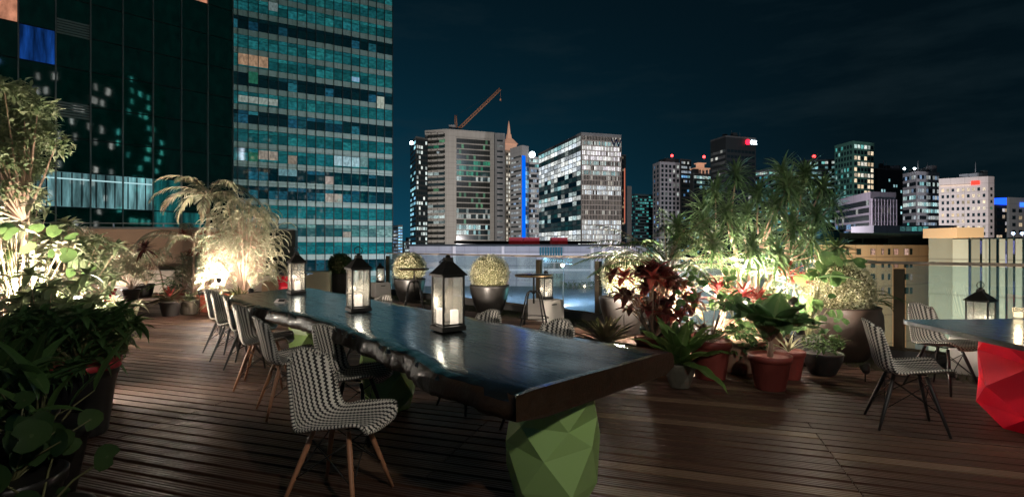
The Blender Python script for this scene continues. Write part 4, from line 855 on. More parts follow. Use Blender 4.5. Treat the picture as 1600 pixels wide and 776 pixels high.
def make_chair(legm,label):
    t=thing('dining_chair',(0,0,0),label,'chair')
    P=[Vector((p[0],0,p[1])) for p in prof]; 
    # densify
    def cr(a,b,c,d,s): return .5*((2*b)+(-a+c)*s+(2*a-5*b+4*c-d)*s*s+(-a+3*b-3*c+d)*s**3)
    Q=[];W=[]
    for i in range(len(P)-1):
        a,b,c,d=[P[max(0,min(len(P)-1,j))] for j in (i-1,i,i+1,i+2)]; wa,wb,wc_,wd_=[hw[max(0,min(len(P)-1,j))] for j in (i-1,i,i+1,i+2)]
        for s in (0,.5): Q.append(cr(a,b,c,d,s)); W.append(cr(wa,wb,wc_,wd_,s))
    Q.append(P[-1]); W.append(hw[-1]); nn=len(Q); nu=20; m=MB(); G=[]; arc=[0]
    for a,b in zip(Q,Q[1:]): arc.append(arc[-1]+(b-a).length)
    for i in range(nn):
        tv=i/(nn-1); r=[]
        seat=max(0,1-max(0,(tv-.35)/.2)) if tv>.35 else 1.0
        for k in range(nu+1):
            u=-1+2*k/nu; y=u*W[i]; q=Q[i].copy()
            a2=abs(u)**2.6
            lift=.042*a2*seat; fwd=.062*a2*(1-seat)+.03*a2*seat*max(0,min(1,(tv-.2)*5))
            if tv<.08: lift*=tv/.08*.6+.2
            # rounded top
            q.z+=lift-(.045*abs(u)**4 if tv>.9 else 0)*((tv-.9)/.1 if tv>.9 else 0); q.x+=fwd-(.02*abs(u)**3*(1-tv/.12) if tv<.12 else 0); r.append((q.x,y,q.z))
        G.append(r)
    for r in G: m.v+=r
    for i in range(nn-1):
        for k in range(nu):
            a=i*(nu+1)+k; v0,v1=arc[i]/arc[-1],arc[i+1]/arc[-1]; w0_,w1_=W[i]/.238*.5,W[i+1]/.238*.5
            f=lambda kk,w:(.5+(-1+2*kk/nu)*w)
            m.idx((a,a+1,a+nu+2,a+nu+1),[(f(k,w0_),v0),(f(k+1,w0_),v0),(f(k+1,w1_),v1),(f(k,w1_),v1)],True)
    sh=m.build('shell',wm,t); so=sh.modifiers.new('Solidify','SOLIDIFY'); so.thickness=.012; so.offset=0
    # bound rim
    loop=[G[0][k] for k in range(nu+1)]+[G[i][nu] for i in range(1,nn)]+[G[nn-1][k] for k in range(nu-1,-1,-1)]+[G[i][0] for i in range(nn-2,0,-1)]
    m=MB(); n_=len(loop); b=0; s=0.0; ns=6
    for i in range(n_):
        p=Vector(loop[i]); tt=(Vector(loop[(i+1)%n_])-Vector(loop[i-1])).normalized(); a=tt.orthogonal().normalized(); 
        a=tt.cross(Vector((.3,.2,1))).normalized(); bb=a.cross(tt)
        for k in range(ns): an=2*math.pi*k/ns; m.v.append(tuple(p+(a*math.cos(an)+bb*math.sin(an))*.0095))
    for i in range(n_):
        j=(i+1)%n_; L=(Vector(loop[j])-Vector(loop[i])).length/.018
        for k in range(ns):
            k2=(k+1)%ns; m.idx((i*ns+k,i*ns+k2,j*ns+k2,j*ns+k),[(0,s),(1,s),(1,s+L),(0,s+L)],True)
        s+=L
    m.build('rim',pm,sh)
    tops=[]
    for sx,sy in ((1,1),(1,-1),(-1,1),(-1,-1)):
        a=Vector((.0+sx*.10,sy*.085,.405)); b=Vector((-.01+sx*.215,sy*.205,0)); m=MB(); m.tube([a,a.lerp(b,.25),a.lerp(b,.6),b],[.012,.0155,.013,.009],10); m.build('leg',legm,t); tops.append((a,b))
    m=MB()
    for i,j in ((0,1),(2,3),(0,2),(1,3)):
        (a,b),(c,d)=tops[i],tops[j]; m.tube([a.lerp(b,.12),c.lerp(d,.62)],.0035,5); m.tube([c.lerp(d,.12),a.lerp(b,.62)],.0035,5)
    for a,b in tops: m.tube([a+Vector((0,0,.012)),(0,0,.40)],.006,5)
    m.build('brace',BLK,t); return t
cw=make_chair(WOODL,'x'); cbk=make_chair(BLKL,'x'); used=set()
def place(proto,x,y,deg,label,group):
    o=proto if proto.name not in used else copy_tree(proto); used.add(proto.name)
    o.location=(x,y,0); o.rotation_euler=(0,0,R(deg)); o['label']=label; o['category']='chair'; o['group']=group
GA,GB,GC='woven chairs along the near side of the slab table','woven chairs on the far side of the slab table','woven chairs at the red-based table'
place(cw,-.93,2.78,-14,'nearest black and white woven chair with warm wooden legs, turned out from the table',GA)
place(cbk,-1.16,3.72,-6,'woven chair pushed under the slab table right behind the nearest chair',GA)
place(cw,-1.86,4.30,36,'woven chair with pale wooden legs, third from the near end of the slab table',GA)
place(cw,-2.47,5.10,14,'woven chair with splayed pale legs, fourth from the near end, seen side on',GA)
place(cbk,-3.02,5.92,12,'woven chair fifth from the near end of the slab table, third from its far end',GA)
place(cbk,-3.40,6.32,8,'woven chair second from the far end of the slab table',GA)
place(cbk,-3.78,6.82,6,'farthest woven chair of the row, near the red planters',GA)
place(cbk,.20,3.82,-138,'woven chair back nearest the plants on the far side of the slab table',GB)
place(cbk,-.36,4.42,-138,'woven chair back behind the nearest lantern on the far side of the slab table',GB)
place(cbk,-1.62,5.78,-128,'small woven chair back between the middle lantern and the round-topiary bar table',GB)
place(cbk,3.02,3.92,-22,'woven chair with black legs standing alone left of the red-based table',GC)
place(cbk,4.14,4.92,-74,'woven chair with black legs behind the red-based table by the railing',GC)
# ------------------------------------------------------------------ bar tables
def bar_table(x,y,rz,label):
    t=thing('bar_table',(x,y,0),label,'bar table','round bar tables by the railing',rz)
    m=MB(); m.lathe([(0,.855),(.30,.855),(.318,.862),(.318,.895),(.31,.9),(0,.9)],36); m.build('tabletop',mat_basic('bar_top',(.012,.02,.03),.2,coat=1.0,var=.1),t)
    m=MB(); m.lathe([(.320,.858),(.324,.862),(.324,.892),(.320,.896)],36); m.build('rim',mat_basic('brass_rim',(.10,.07,.035),.4,metal=.7,scale=25,var=.8),t)
    m=MB(); m.tube([(0,0,.855),(0,0,.40)],.016,8); m.tube([(0,0,.62),(0,0,.57)],.03,10); m.build('screw',BLK,t)
    for k in range(4):
        a=k*math.pi/2+.4; c,s=math.cos(a),math.sin(a); m=MB(); m.tube([(0.02*c,.02*s,.60),(.09*c,.09*s,.61),(.135*c,.135*s,.585),(.165*c,.165*s,.52),(.25*c,.25*s,.16),(.285*c,.285*s,0)],.0145,8); m.build('leg',BLK,t)
    m=MB(); m.tube([(.252*math.cos(a),.252*math.sin(a),.16) for a in [2*math.pi*k/32 for k in range(33)]],.009,6,False); m.build('foot_ring',BLK,t)
bar_table(*at(834,8.75)[:2],.2,'near round bar table with a bluish top in front of the white cube stool')
bar_table(*at(647,11.2)[:2],.5,'farther round bar table in front of the glowing topiary ball')
# ------------------------------------------------------------------ plant materials
LG=mat_leaf('green_leaf',(.035,.09,.03),(.09,.2,.065),.45,.45); LD=mat_leaf('dark_leaf',(.018,.05,.015),(.055,.11,.035),.35,.5); LP_=mat_leaf('pale_leaf',(.3,.33,.2),(.68,.62,.47),.5,.35)
LY=mat_leaf('yellow_green_leaf',(.13,.2,.09),(.38,.42,.26),.5,.35); LR=mat_leaf('burgundy_leaf',(.07,.008,.014),(.2,.022,.03),.35); LRD=mat_leaf('red_leaf',(.35,.02,.03),(.5,.1,.08),.4,.4)
LB=mat_leaf('bronze_leaf',(.045,.035,.022),(.11,.075,.045),.4); LW=mat_leaf('cream_leaf',(.45,.45,.25),(.7,.66,.45),.5,.3); LF=mat_leaf('fern_leaf',(.08,.17,.04),(.17,.28,.08),.4,.45,.4)
STEM=mat_basic('green_stem',(.12,.12,.05),.6); BARK=mat_basic('grey_bark',(.24,.17,.12),.8,scale=15,bump=.4); BARKL=mat_basic('pale_bark',(.4,.28,.2),.7,scale=15,bump=.3)
TERRA=mat_basic('terracotta',(.17,.032,.024),.6,scale=6,var=.2,bump=.15); DPOT=mat_basic('dark_glazed_pot',(.016,.015,.014),.4,scale=5,var=.4,bump=.1); STONE=mat_basic('stone_pot',(.09,.085,.065),.8,scale=8,var=.3,bump=.4)
REDP=mat_basic('red_pot',(.4,.03,.04),.5,scale=5,var=.15); PEACH=mat_basic('peach_pot',(.42,.26,.18),.6,scale=5); BRICKP=mat_basic('brick_red_planter',(.33,.07,.04),.65,scale=5,bump=.2)
def pot(t,r,h,mat,kind='taper',soil_=True,sq=False):
    m=MB()
    if sq:
        m.frustum((0,0,0),(r*1.35,r*1.35),(r*2,r*2),h); o=m.build('pot',mat,t); bv=o.modifiers.new('Bevel','BEVEL'); bv.width=.01
        s=MB(); s.frustum((0,0,h),(r*1.8,r*1.8),(r*1.7,r*1.7),.01); s.build('soil',soil,t); return
    if kind=='taper': p=[(r*.68,0),(r*.7,.01),(r*.93,h*.80),(r*.95,h*.82),(r*1.0,h*.83),(r*1.02,h*.985),(r*.99,h),(r*.92,h),(r*.89,h*.93)]
    elif kind=='bowl': p=[(r*.55,0),(r*.62,h*.05),(r*.82,h*.4),(r*.95,h*.72),(r*.99,h*.9),(r*1.0,h*.97),(r*.98,h),(r*.92,h),(r*.9,h*.93)]
    elif kind=='belly': p=[(r*.62,0),(r*.7,h*.04),(r*.93,h*.3),(r*1.04,h*.6),(r*1.02,h*.85),(r*.97,h*.95),(r*1.0,h*.98),(r*.98,h),(r*.9,h),(r*.87,h*.93)]
    else: p=[(r*.85,0),(r*.95,h*.1),(r,h*.9),(r*1.0,h),(r*.93,h),(r*.9,h*.93)]
    m.lathe(p,32); m.build('pot',mat,t)
    if soil_: s=MB(); s.lathe([(0,h*.92),(r*.9,h*.90)],20); s.build('soil',soil,t)
def plant(name,loc,label,cat,group=None,rz=0): return thing(name,loc,label,cat,group,rz)
def rosette(mb,c,n,L,W,rn,el=(.2,1.3),droop=.9,shape='strap',seg=5,fold=.25,az0=0,wave=0,lv=.25):
    for i in range(n):
        f=i/max(1,n-1); a=az0+i*2.39996+rn.uniform(-.2,.2); e=el[1]+(el[0]-el[1])*f+rn.uniform(-.12,.12); l=L*(1-lv*(1-f))*rn.uniform(.85,1.1)
        mb.leaf(c,a,e,l,W*rn.uniform(.85,1.1),droop*rn.uniform(.6,1.3),seg,fold,shape,rn.uniform(-.3,.3),wave)
def ball(t,cz,r,n,rn,mat,ls=.035,name='foliage',sq=1.0,shape='oval'):
    m=MB()
    for i in range(n):
        z=rn.uniform(-.85,1); a=rn.uniform(0,6.283); s=math.sqrt(max(0,1-z*z)); rr=r*(rn.uniform(.90,1.02)+.04*math.sin(5*a+3*z)+(rn.uniform(.03,.13) if i%14==0 else 0))
        m.leaf((rr*s*math.cos(a),rr*s*math.sin(a),cz+rr*z*sq),a+rn.uniform(-1,1),rn.uniform(-.6,1.4),ls*rn.uniform(.7,1.3),ls*.6,.4,2,.2,shape)
    m.build(name,mat,t)
    c=MB(); c.lathe([(r*.93*math.cos(a_),r*.93*sq*math.sin(a_)) for a_ in [-1.5+.3*k_ for k_ in range(11)]],20,(0,0,cz)); c.build('branches',LD_CORE,t)
LD_CORE=mat_basic('twig_core',(.12,.12,.05),.9,scale=30,var=.6)
def frond(mb,c,az,el,L,W,droop,n=26,rn=random,lw=.016,ang=.9,sb=None):
    """arched rachis with two rows of leaflets"""
    p=Vector(c); pts=[]
    for i in range(n+1):
        t=i/n; e=el-droop*t*t**.2; d=Vector((math.cos(az)*math.cos(e),math.sin(az)*math.cos(e),math.sin(e)))
        pts.append((p.copy(),e)); p=p+d*(L/n)
    (sb or mb).tube([q[0] for q in pts[::3]]+[pts[-1][0]],[.008*(1-.8*i/(n/3+1)) for i in range(len(pts[::3])+1)],4,False)
    for i in range(3,n+1):
        t=i/n; l=W*math.sin(math.pi*min(.97,.12+t*.85))*rn.uniform(.85,1.1); q,e=pts[i]
        for s in (-1,1):
            mb.leaf(q,az+s*ang*(1-.5*t),e*.5+rn.uniform(-.1,.25),l,lw,.7,3,.2,'lance')
def bush(mb,c,rx,rz_,n,L,W,rn,shape='lance',el=(-.4,1.2),seg=3,droop=.6,hollow=.3):
    for i in range(n):
        while True:
            x,y,z=rn.uniform(-1,1),rn.uniform(-1,1),rn.uniform(-1,1); d=x*x+y*y+z*z
            if hollow<d<1: break
        lump=1+.18*math.sin(4*math.atan2(y,x)+2*z)
        mb.leaf((c[0]+x*rx*lump,c[1]+y*rx*lump,c[2]+z*rz_),math.atan2(y,x)+rn.uniform(-1.2,1.2),rn.uniform(*el),L*rn.uniform(.7,1.25),W*rn.uniform(.8,1.2),droop,seg,.2,shape)
def stems(mb,c,tips,r=.008): 
    for q in tips:
        a,b=Vector(c),Vector(q); mid=a.lerp(b,.5)+Vector((0,0,.03)); mb.tube([a,mid,b],[r,r*.8,r*.5],5,False)

# ------------------------------------------------------------------ topiary planters by the railing
def topiary(px,Y,pr,ph,cz,r,label,mat,n,ls=.04,kind='bowl',sq=1.0,pm_=None,square=False,seed=1,z=-.03,shape='oval'):
    t=plant('potted_topiary',(*at(px,Y)[:2],z),label,'potted plant','clipped topiary planters by the railing'); pot(t,pr,ph,pm_ or DPOT,kind,sq=square)
    ball(t,cz,r,int(n*1.9),random.Random(seed),mat,ls,sq=sq,shape=shape); return t
BP=mat_leaf('pale_bead_leaf',(.45,.45,.25),(.85,.8,.6),.6,.1)
topiary(765,10.75,.42,.60,.82,.40,'glowing pale topiary ball in a dark bowl planter, left of the near round bar table',BP,2600,.036,seed=1)
topiary(640,12.9,.40,.60,.86,.40,'glowing cream topiary ball behind the farther round bar table',BP,2600,.036,seed=2,sq=.95)
topiary(532,14.9,.31,.62,.86,.33,'dark green topiary ball in a tapered square black planter behind the middle lantern',LD,1700,.05,square=True,seed=3)
topiary(977,8.2,.42,.60,.95,.37,'pale topiary ball behind the burgundy-leaved plant, left of the fern palm',BP,2600,.036,seed=4)
t=topiary(1308,6.45,.47,.66,.85,.40,'pale tufted ball plant in the large brown pot right of the plant group',BP,3000,.038,'belly',.95,mat_basic('brown_pot',(.045,.03,.022),.5,scale=4,var=.4,bump=.2),seed=5)
m=MB(); rn=random.Random(9)
for i in range(10): frond(m,(.33,-.05,.62+.2*rn.random()),rn.uniform(-.7,.6),rn.uniform(.2,.9),rn.uniform(.28,.5),.05,1.6,12,rn,.014)
m.build('trailing_fern',LG,t)

# ------------------------------------------------------------------ right-hand plant group
# fan-leaved plant in the front terracotta pot
x,y,_=at(1203,4.95); t=plant('potted_plant',(x,y,0),'plant with big pleated round leaves in the front terracotta pot','potted plant'); pot(t,.195,.33,TERRA)
m=MB(); sm=MB(); rn=random.Random(11)
for i in range(13):
    az=i*2.4+.4; c=Vector((.09*math.cos(az),.09*math.sin(az),.54+.03*(i%4))); L_=rn.uniform(.30,.42); el_=rn.uniform(.55,1.5)
    p=c; b0=len(m.v); side=Vector((-math.sin(az),math.cos(az),0)); S_,T_=7,10
    for j in range(S_+1):
        t_=j/S_; e=el_-.7*t_; d=Vector((math.cos(az)*math.cos(e),math.sin(az)*math.cos(e),math.sin(e)))
        if j: p=p+d*(L_/S_)
        w_=.25*max(.05,math.sin(math.pi*min(.93,.08+t_**1.1*.85)))*L_/.36; nr=side.cross(d)*-1
        for k in range(T_+1):
            s_=-1+2*k/T_; m.v.append(tuple(p+side*(s_*w_*.5)+nr*(.06*abs(s_)*L_+.022*t_*math.sin(k*2.9+j*.6)*(.3+abs(s_)))+d*(-.10*L_*s_*s_*t_)))
    for j in range(S_):
        for k in range(T_): q_=b0+j*(T_+1)+k; m.idx((q_,q_+1,q_+T_+2,q_+T_+1),[(k/T_,j/S_),((k+1)/T_,j/S_),((k+1)/T_,(j+1)/S_),(k/T_,(j+1)/S_)],True)
    sm.tube([(0,0,.45),tuple(c)],[.012,.008],6)
for i,(az,el_,L_,x_) in enumerate(((-1.9,1.35,.42,-.06),(-1.2,1.3,.40,.05),(-2.5,1.15,.42,-.1),(-.6,1.15,.42,.1),(-1.6,.9,.34,0),(-2.9,1.0,.4,-.1),(-.2,.95,.4,.1))): m.leaf((x_,-.05,.5+.04*(i%3)),az,el_,L_,.24,1.35,9,.12,'oval',rn.uniform(-.2,.2),.012)
m.build('leaves',mat_leaf('pleated_leaf',(.08,.18,.06),(.18,.33,.13),.4,.35,.3),t); sm.tube([(0,0,.28),(.01,0,.42),(0,.01,.56)],[.03,.026,.02],8); sm.build('stem',BARK,t)
# small terracotta pot with striped leaves behind it
x,y,_=at(1232,5.35); t=plant('potted_plant',(x,y,0),'small terracotta pot with upright striped leaves, tucked behind the fan-leaved plant','potted plant'); pot(t,.16,.29,TERRA); m=MB(); rosette(m,(0,0,.27),12,.30,.035,random.Random(12),(.5,1.4),.4); m.build('leaves',LW,t)
# bird's nest fern
x,y,_=at(1062,5.0); t=plant('birds_nest_fern',(x,y,0),'bright green nest fern with wavy strap leaves in a small stone pot at the front','potted plant'); pot(t,.15,.24,STONE,'bowl')
m=MB(); rn=random.Random(13); rosette(m,(0,0,.22),26,.72,.15,rn,(.25,1.42),.65,'strap',9,.22,wave=.012,lv=.35); m.build('leaves',LF,t)
# terracotta pot with round leaved shrub
x,y,_=at(1110,5.35); t=plant('potted_shrub',(x,y,0),'thin-stemmed shrub with round dark leaves in a large terracotta pot behind the nest fern','potted plant'); pot(t,.21,.40,TERRA)
m=MB(); sm=MB(); rn=random.Random(14)
for i in range(13):
    az=rn.uniform(0,6.28); l=rn.uniform(.15,.55); q=Vector((l*math.cos(az),l*.6*math.sin(az)-.05,rn.uniform(.6,1.1)-.25*l)); stems(sm,(0,0,.36),[q],.007)
    for k in range(9):
        p=q+Vector((rn.uniform(-.1,.1),rn.uniform(-.1,.1),rn.uniform(-.12,.08))); m.disc_leaf(p,(rn.uniform(-.6,.6),rn.uniform(-1.2,.1),rn.uniform(.2,1)),rn.uniform(.03,.052),9,.2,True,rn.uniform(0,6)); sm.tube([q,p],.002,3,False)
m.build('leaves',LG,t); sm.build('stem',BARK,t)
# burgundy plant
x,y,_=at(1020,5.75); t=plant('potted_shrub',(x,y,0),'burgundy and red broad-leaved shrub in a terracotta pot right of the bar table','potted plant'); pot(t,.2,.36,TERRA)
m=MB(); m2=MB(); sm=MB(); rn=random.Random(15)
for i in range(44):
    az=rn.uniform(0,6.28); l=rn.uniform(.05,.58); q=Vector((l*math.cos(az),l*.7*math.sin(az),rn.uniform(.5,1.16)-.2*l)); stems(sm,(0,0,.33),[q],.007)
    rosette(m2 if i%6==0 else m,q,9,.21,.085,rn,(-.2,1.3),.7,'lance',4,.2)
m.build('leaves',LR,t); m2.build('red_leaves',LRD,t); sm.build('stem',BARK,t)
# dark bromeliad
x,y,_=at(946,6.1); t=plant('bromeliad',(x,y,0),'bronze-dark bromeliad rosette in a low black pot at the left end of the plant group','potted plant'); pot(t,.19,.22,DPOT,'bowl'); m=MB(); rosette(m,(0,0,.2),34,.52,.085,random.Random(16),(.25,1.4),.35,'strap',5,.3); m.build('leaves',LB,t)
x,y,_=at(936,5.55); t=plant('small_succulent',(x,y,0),'low reddish succulent tuft below the dark bromeliad','potted plant'); pot(t,.13,.1,DPOT,'bowl'); m=MB(); bush(m,(0,0,.14),.15,.07,160,.05,.02,random.Random(17)); m.build('leaves',mat_leaf('dusty_red',(.12,.05,.03),(.25,.14,.09)),t)
# fern palm (cycad)
x,y,_=at(1042,6.15); t=plant('cycad',(x,y,0),'fern palm with long arching comb-like fronds behind the burgundy plant','potted palm'); pot(t,.32,.4,DPOT,'bowl'); m=MB(); sm=MB(); rn=random.Random(18)
for i in range(26): frond(m,(0,0,1.04),i*2.399+rn.uniform(-.2,.2),rn.uniform(.45,1.35),rn.uniform(1.0,1.3),.2,1.1,38,rn,.019,1.15,sm)
m.build('fronds',mat_leaf('cycad_leaf',(.03,.08,.02),(.08,.15,.04),.35),t); sm.tube([(0,0,.36),(0,0,.6),(0,0,1.05)],[.12,.14,.1],10); sm.build('trunk',BARK,t)
# spiky dracaena tree
bxx,byy,_=at(1172,6.35); t=plant('dracaena_tree',(bxx,byy,0),'tall multi-stemmed spiky-leaved dracaena rising above the plant group','tree')
pot(t,.42,.42,PEACH,'bowl')
heads=[(1150,272,6.3),(1118,298,6.4),(1185,300,6.2),(1135,330,6.0),(1100,330,6.7),(1168,335,6.5),(1222,268,6.5),(1258,272,6.2),(1285,292,6.4),(1245,305,6.6),(1212,322,6.1),(1275,335,6.3),(1300,318,6.7),(1238,352,6.0),(1200,365,6.6),(1268,372,6.2),(1115,380,5.7),(1057,352,6.5),(1308,388,6.2),(1150,360,6.2),(1215,395,6.0),(1175,388,5.8),(1100,352,6.1),(1250,392,6.5),(1230,290,6.0)]
sm=MB(); rn=random.Random(19); fl_=[MB() for _ in range(3)]
bases=[Vector((rn.uniform(-.22,.22),rn.uniform(-.18,.18),.38)) for _ in range(7)]; hubs=[]
for i,b in enumerate(bases):
    hub=Vector((-.35+.13*i+rn.uniform(-.05,.05),rn.uniform(-.2,.2),rn.uniform(1.15,1.4))); hubs.append(hub)
    sm.tube([b,b.lerp(hub,.4)+Vector((rn.uniform(-.06,.06),0,0)),b.lerp(hub,.75)+Vector((rn.uniform(-.05,.05),.03,0)),hub],[.024,.02,.017,.013],7)
for i,(px,py,Y) in enumerate(heads):
    q=Vector((at(px,Y)[0]-bxx,Y-byy,zp(py,Y))); hb=min(hubs,key=lambda h:(Vector((h.x,h.y,0))-Vector((q.x,q.y,0))).length+rn.uniform(0,.1))
    st=hb if q.z>hb.z-.1 else hb.lerp(Vector((0,0,.5)),.45)
    sm.tube([st,st.lerp(q,.5)+Vector((rn.uniform(-.05,.05),rn.uniform(-.05,.05),-.04)),q],[.012,.010,.008],6)
    r_=rn.uniform(.28,.39) if i not in (16,17,18) else .27
    for lay in range(2): rosette(fl_[i%3],q-Vector((0,0,.10*lay)),46 if not lay else 24,r_,.033,rn,(-.65,1.45),.8,'strap',4,.25,lv=.1)
LDR=mat_leaf('dracaena_leaf',(.06,.14,.05),(.2,.31,.15),.35,.35)
for f_ in fl_: f_.build('foliage',LDR,t)
sm.build('trunk',BARKL,t)
# pale philodendron leaves in the middle
x,y,_=at(1165,6.8); t=plant('broad_leaf_plant',(x,y,0),'plant with large pale lamp-lit leaves under the dracaena','potted plant'); pot(t,.25,.35,DPOT,'bowl'); m=MB(); sm=MB(); rn=random.Random(21)
for i in range(20):
    az=i*2.4; q=Vector((.3*math.cos(az)*rn.uniform(.5,1.3),.25*math.sin(az),rn.uniform(.65,1.15))); stems(sm,(0,0,.3),[q],.009); m.leaf(q,az+rn.uniform(-.4,.4),rn.uniform(-.1,.9),rn.uniform(.35,.6),.17,1.0,6,.15,'lance')
m.build('leaves',LY,t); sm.build('stem',STEM,t)
x,y,_=at(1140,6.9); t=plant('broad_leaf_plant',(x,y,0),'pale yellow-green fan of long leaves between the fern palm and the dracaena','potted plant'); pot(t,.2,.35,DPOT,'bowl'); m=MB(); rosette(m,(0,0,.5),26,.75,.06,random.Random(22),(.2,1.35),.8,'strap',6,.2); m.build('leaves',LP_,t)
# red cordylines
for i,(px,Y,lb) in enumerate(((1178,6.0,'red-leaved cordyline lit pink in the middle of the plant group'),(1128,6.25,'pinkish red cordyline left of the dracaena stems'),(1232,6.1,'small red cordyline right of the dracaena stems'))):
    x,y,_=at(px,Y); t=plant('cordyline',(x,y,0),lb,'potted plant'); pot(t,.14,.26,TERRA); m=MB(); m2=MB(); sm=MB(); rn=random.Random(23+i)
    for k in range(4): q=Vector((rn.uniform(-.14,.14),rn.uniform(-.1,.1),rn.uniform(.7,1.12))); stems(sm,(0,0,.24),[q],.009); rosette(m if k%2 else m2,q,14,.3,.055,rn,(.2,1.45),.6,'lance',5)
    m.build('leaves',LRD,t); m2.build('green_leaves',LY,t); sm.build('stem',BARKL,t)
# climbing round leaves over the right pot
x,y,_=at(1262,5.95); t=plant('potted_plant',(x,y,0),'round-leaved plant with one long banana-like leaf in the dark pot beside the large brown pot','potted plant'); pot(t,.23,.30,DPOT,'belly'); m=MB(); m2=MB(); sm=MB(); rn=random.Random(27)
for i in range(11):
    q=Vector((rn.uniform(-.15,.5),rn.uniform(-.2,.2),rn.uniform(.95,1.25))); stems(sm,(0,0,.28),[q],.006); m.disc_leaf(q,(rn.uniform(-.4,.4),-1,rn.uniform(.3,1)),rn.uniform(.06,.095),11,.15,True,rn.uniform(0,6))
for i in range(50): q=Vector((rn.uniform(-.35,.3),rn.uniform(-.25,.2),rn.uniform(.38,.8))); m.disc_leaf(q,(rn.uniform(-.7,.7),-1,rn.uniform(.2,1)),rn.uniform(.035,.06),8,.15,True,rn.uniform(0,6))
m2.leaf((.18,0,1.10),-.05,.45,.62,.16,.5,8,.18,'lance'); m2.leaf((.1,0,1.0),-.5,.3,.5,.15,.7,8,.18,'lance'); stems(sm,(0,0,.28),[(.18,0,1.10),(.1,0,1.0)],.01)
m.build('round_leaves',LG,t); m2.build('long_leaves',LG,t); sm.build('stem',STEM,t)
x,y,_=at(1285,5.5); t=plant('potted_plant',(x,y,0),'low dark shrub in a wide black pot in front of the large brown pot','potted plant'); pot(t,.2,.24,DPOT,'bowl'); m=MB(); bush(m,(0,0,.34),.2,.1,160,.08,.035,random.Random(28)); m.build('leaves',LD,t)
x,y,_=at(1152,5.65); t=plant('potted_plant',(x,y,0),'wide peach-rimmed basin with small trailing leaves between the two terracotta pots','potted plant'); pot(t,.30,.36,PEACH,'bowl'); m=MB(); rn=random.Random(29); bush(m,(0,-.1,.36),.3,.14,260,.07,.05,rn,'oval'); m.build('leaves',LG,t)
m=None
# ------------------------------------------------------------------ left-hand group by the wall
def palm(px,Y,zt,L,n,label,seed,mat,tr=.05,W=.28,el=(.1,1.2),kx=0,base=None,lw=.034):
    x,y,_=at(px,Y); t=plant('palm',(x,y,0),label,'palm'); pot(t,*(base or (.25,.36,BRICKP))); m=MB(); sm=MB(); rn=random.Random(seed)
    for i in range(n): frond(m,(kx,0,zt),i*2.399+rn.uniform(-.2,.2),rn.uniform(*el),L*rn.uniform(.8,1.1),W,1.9,30,rn,lw,.95,sm)
    sm.tube([(0,0,.3),(kx*.3,0,zt*.5),(kx,0,zt)],[tr*1.2,tr,tr*.75],10); m.build('fronds',mat,t); sm.build('trunk',BARKL,t); return t
palm(325,10.8,2.42,1.3,17,'feathery palm with a pink trunk in the brick-red planter by the garden lamp',31,LP_,.05,.27,(.2,1.1))
palm(303,11.2,1.45,1.45,9,'low areca palm with one long frond reaching left before the tan wall',32,LP_,.03,.24,(.15,1.0),base=(.2,.3,DPOT))
x,y,_=at(382,10.6); t=plant('weeping_shrub',(x,y,0),'dense pale weeping shrub glowing beside the garden lamp, in front of the dark screen','shrub'); pot(t,.3,.4,BRICKP); m=MB(); sm=MB(); rn=random.Random(33)
for i in range(140):
    a=rn.uniform(0,6.28); r_=rn.uniform(.05,.66); top=Vector((r_*math.cos(a),r_*math.sin(a),rn.uniform(1.0,2.5)-.6*r_)); stems(sm,(0,0,.36),[top],.008)
    for k in range(3): 
        az=a+rn.uniform(-.9,.9); frond(m,top-Vector((0,0,.1*k)),az,rn.uniform(.1,.8),rn.uniform(.35,.55),.1,2.2,14,rn,.016)
m.build('foliage',LP_,t); sm.build('trunk',BARKL,t)
# bromeliad in black pot, baskets, red planters
x,y,_=at(266,10.15); t=plant('bromeliad',(x,y,0),'large bromeliad with red-tipped spreading leaves in a dark pot on the deck','potted plant'); pot(t,.2,.30,DPOT); m=MB(); m2=MB(); rosette(m,(0,0,.28),22,.5,.08,random.Random(34),(.1,1.2),.6,'strap',6,.3); rosette(m2,(0,0,.3),5,.4,.07,random.Random(35),(.7,1.3),.3); m.build('leaves',LB,t); m2.build('red_leaves',LRD,t)
x,y,_=at(296,10.4); t=plant('potted_plant',(x,y,0),'small tufted plant in a dark basket between the bromeliad and the brick-red planter','potted plant'); pot(t,.17,.28,mat_basic('basket',(.05,.04,.03),.8,scale=40,bump=.6),'drum'); m=MB(); rosette(m,(0,0,.27),40,.35,.02,random.Random(36),(.3,1.4),.9); m.build('leaves',LY,t)
x,y,_=at(346,10.9); t=plant('potted_plant',(x,y,0),'leafy red-stemmed plant in the second brick-red planter, behind the palm','potted plant'); pot(t,.22,.36,BRICKP); m=MB(); sm=MB(); m2=MB(); rn=random.Random(37)
for k in range(10): q=Vector((rn.uniform(-.3,.3),rn.uniform(-.2,.2),rn.uniform(.7,1.5))); stems(sm,(0,0,.33),[q],.01); rosette(m if k%3 else m2,q,12,.3,.045,rn,(.0,1.4),.8,'lance',4)
m.build('leaves',LY,t); m2.build('red_leaves',LRD,t); sm.build('stem',BARKL,t)
x,y,_=at(285,11.9); t=plant('cordyline',(x,y,0),'red and pink cordyline under the left palm frond, against the tan wall','potted plant'); pot(t,.18,.3,TERRA); m=MB(); sm=MB(); rn=random.Random(38)
for k in range(7): q=Vector((rn.uniform(-.1,.7),rn.uniform(-.1,.1),rn.uniform(1.1,1.75))); stems(sm,(0,0,.28),[q],.012); rosette(m,q,13,.28,.06,rn,(.0,1.4),.6,'lance',4)
m.build('leaves',LRD,t); sm.build('stem',BARKL,t)
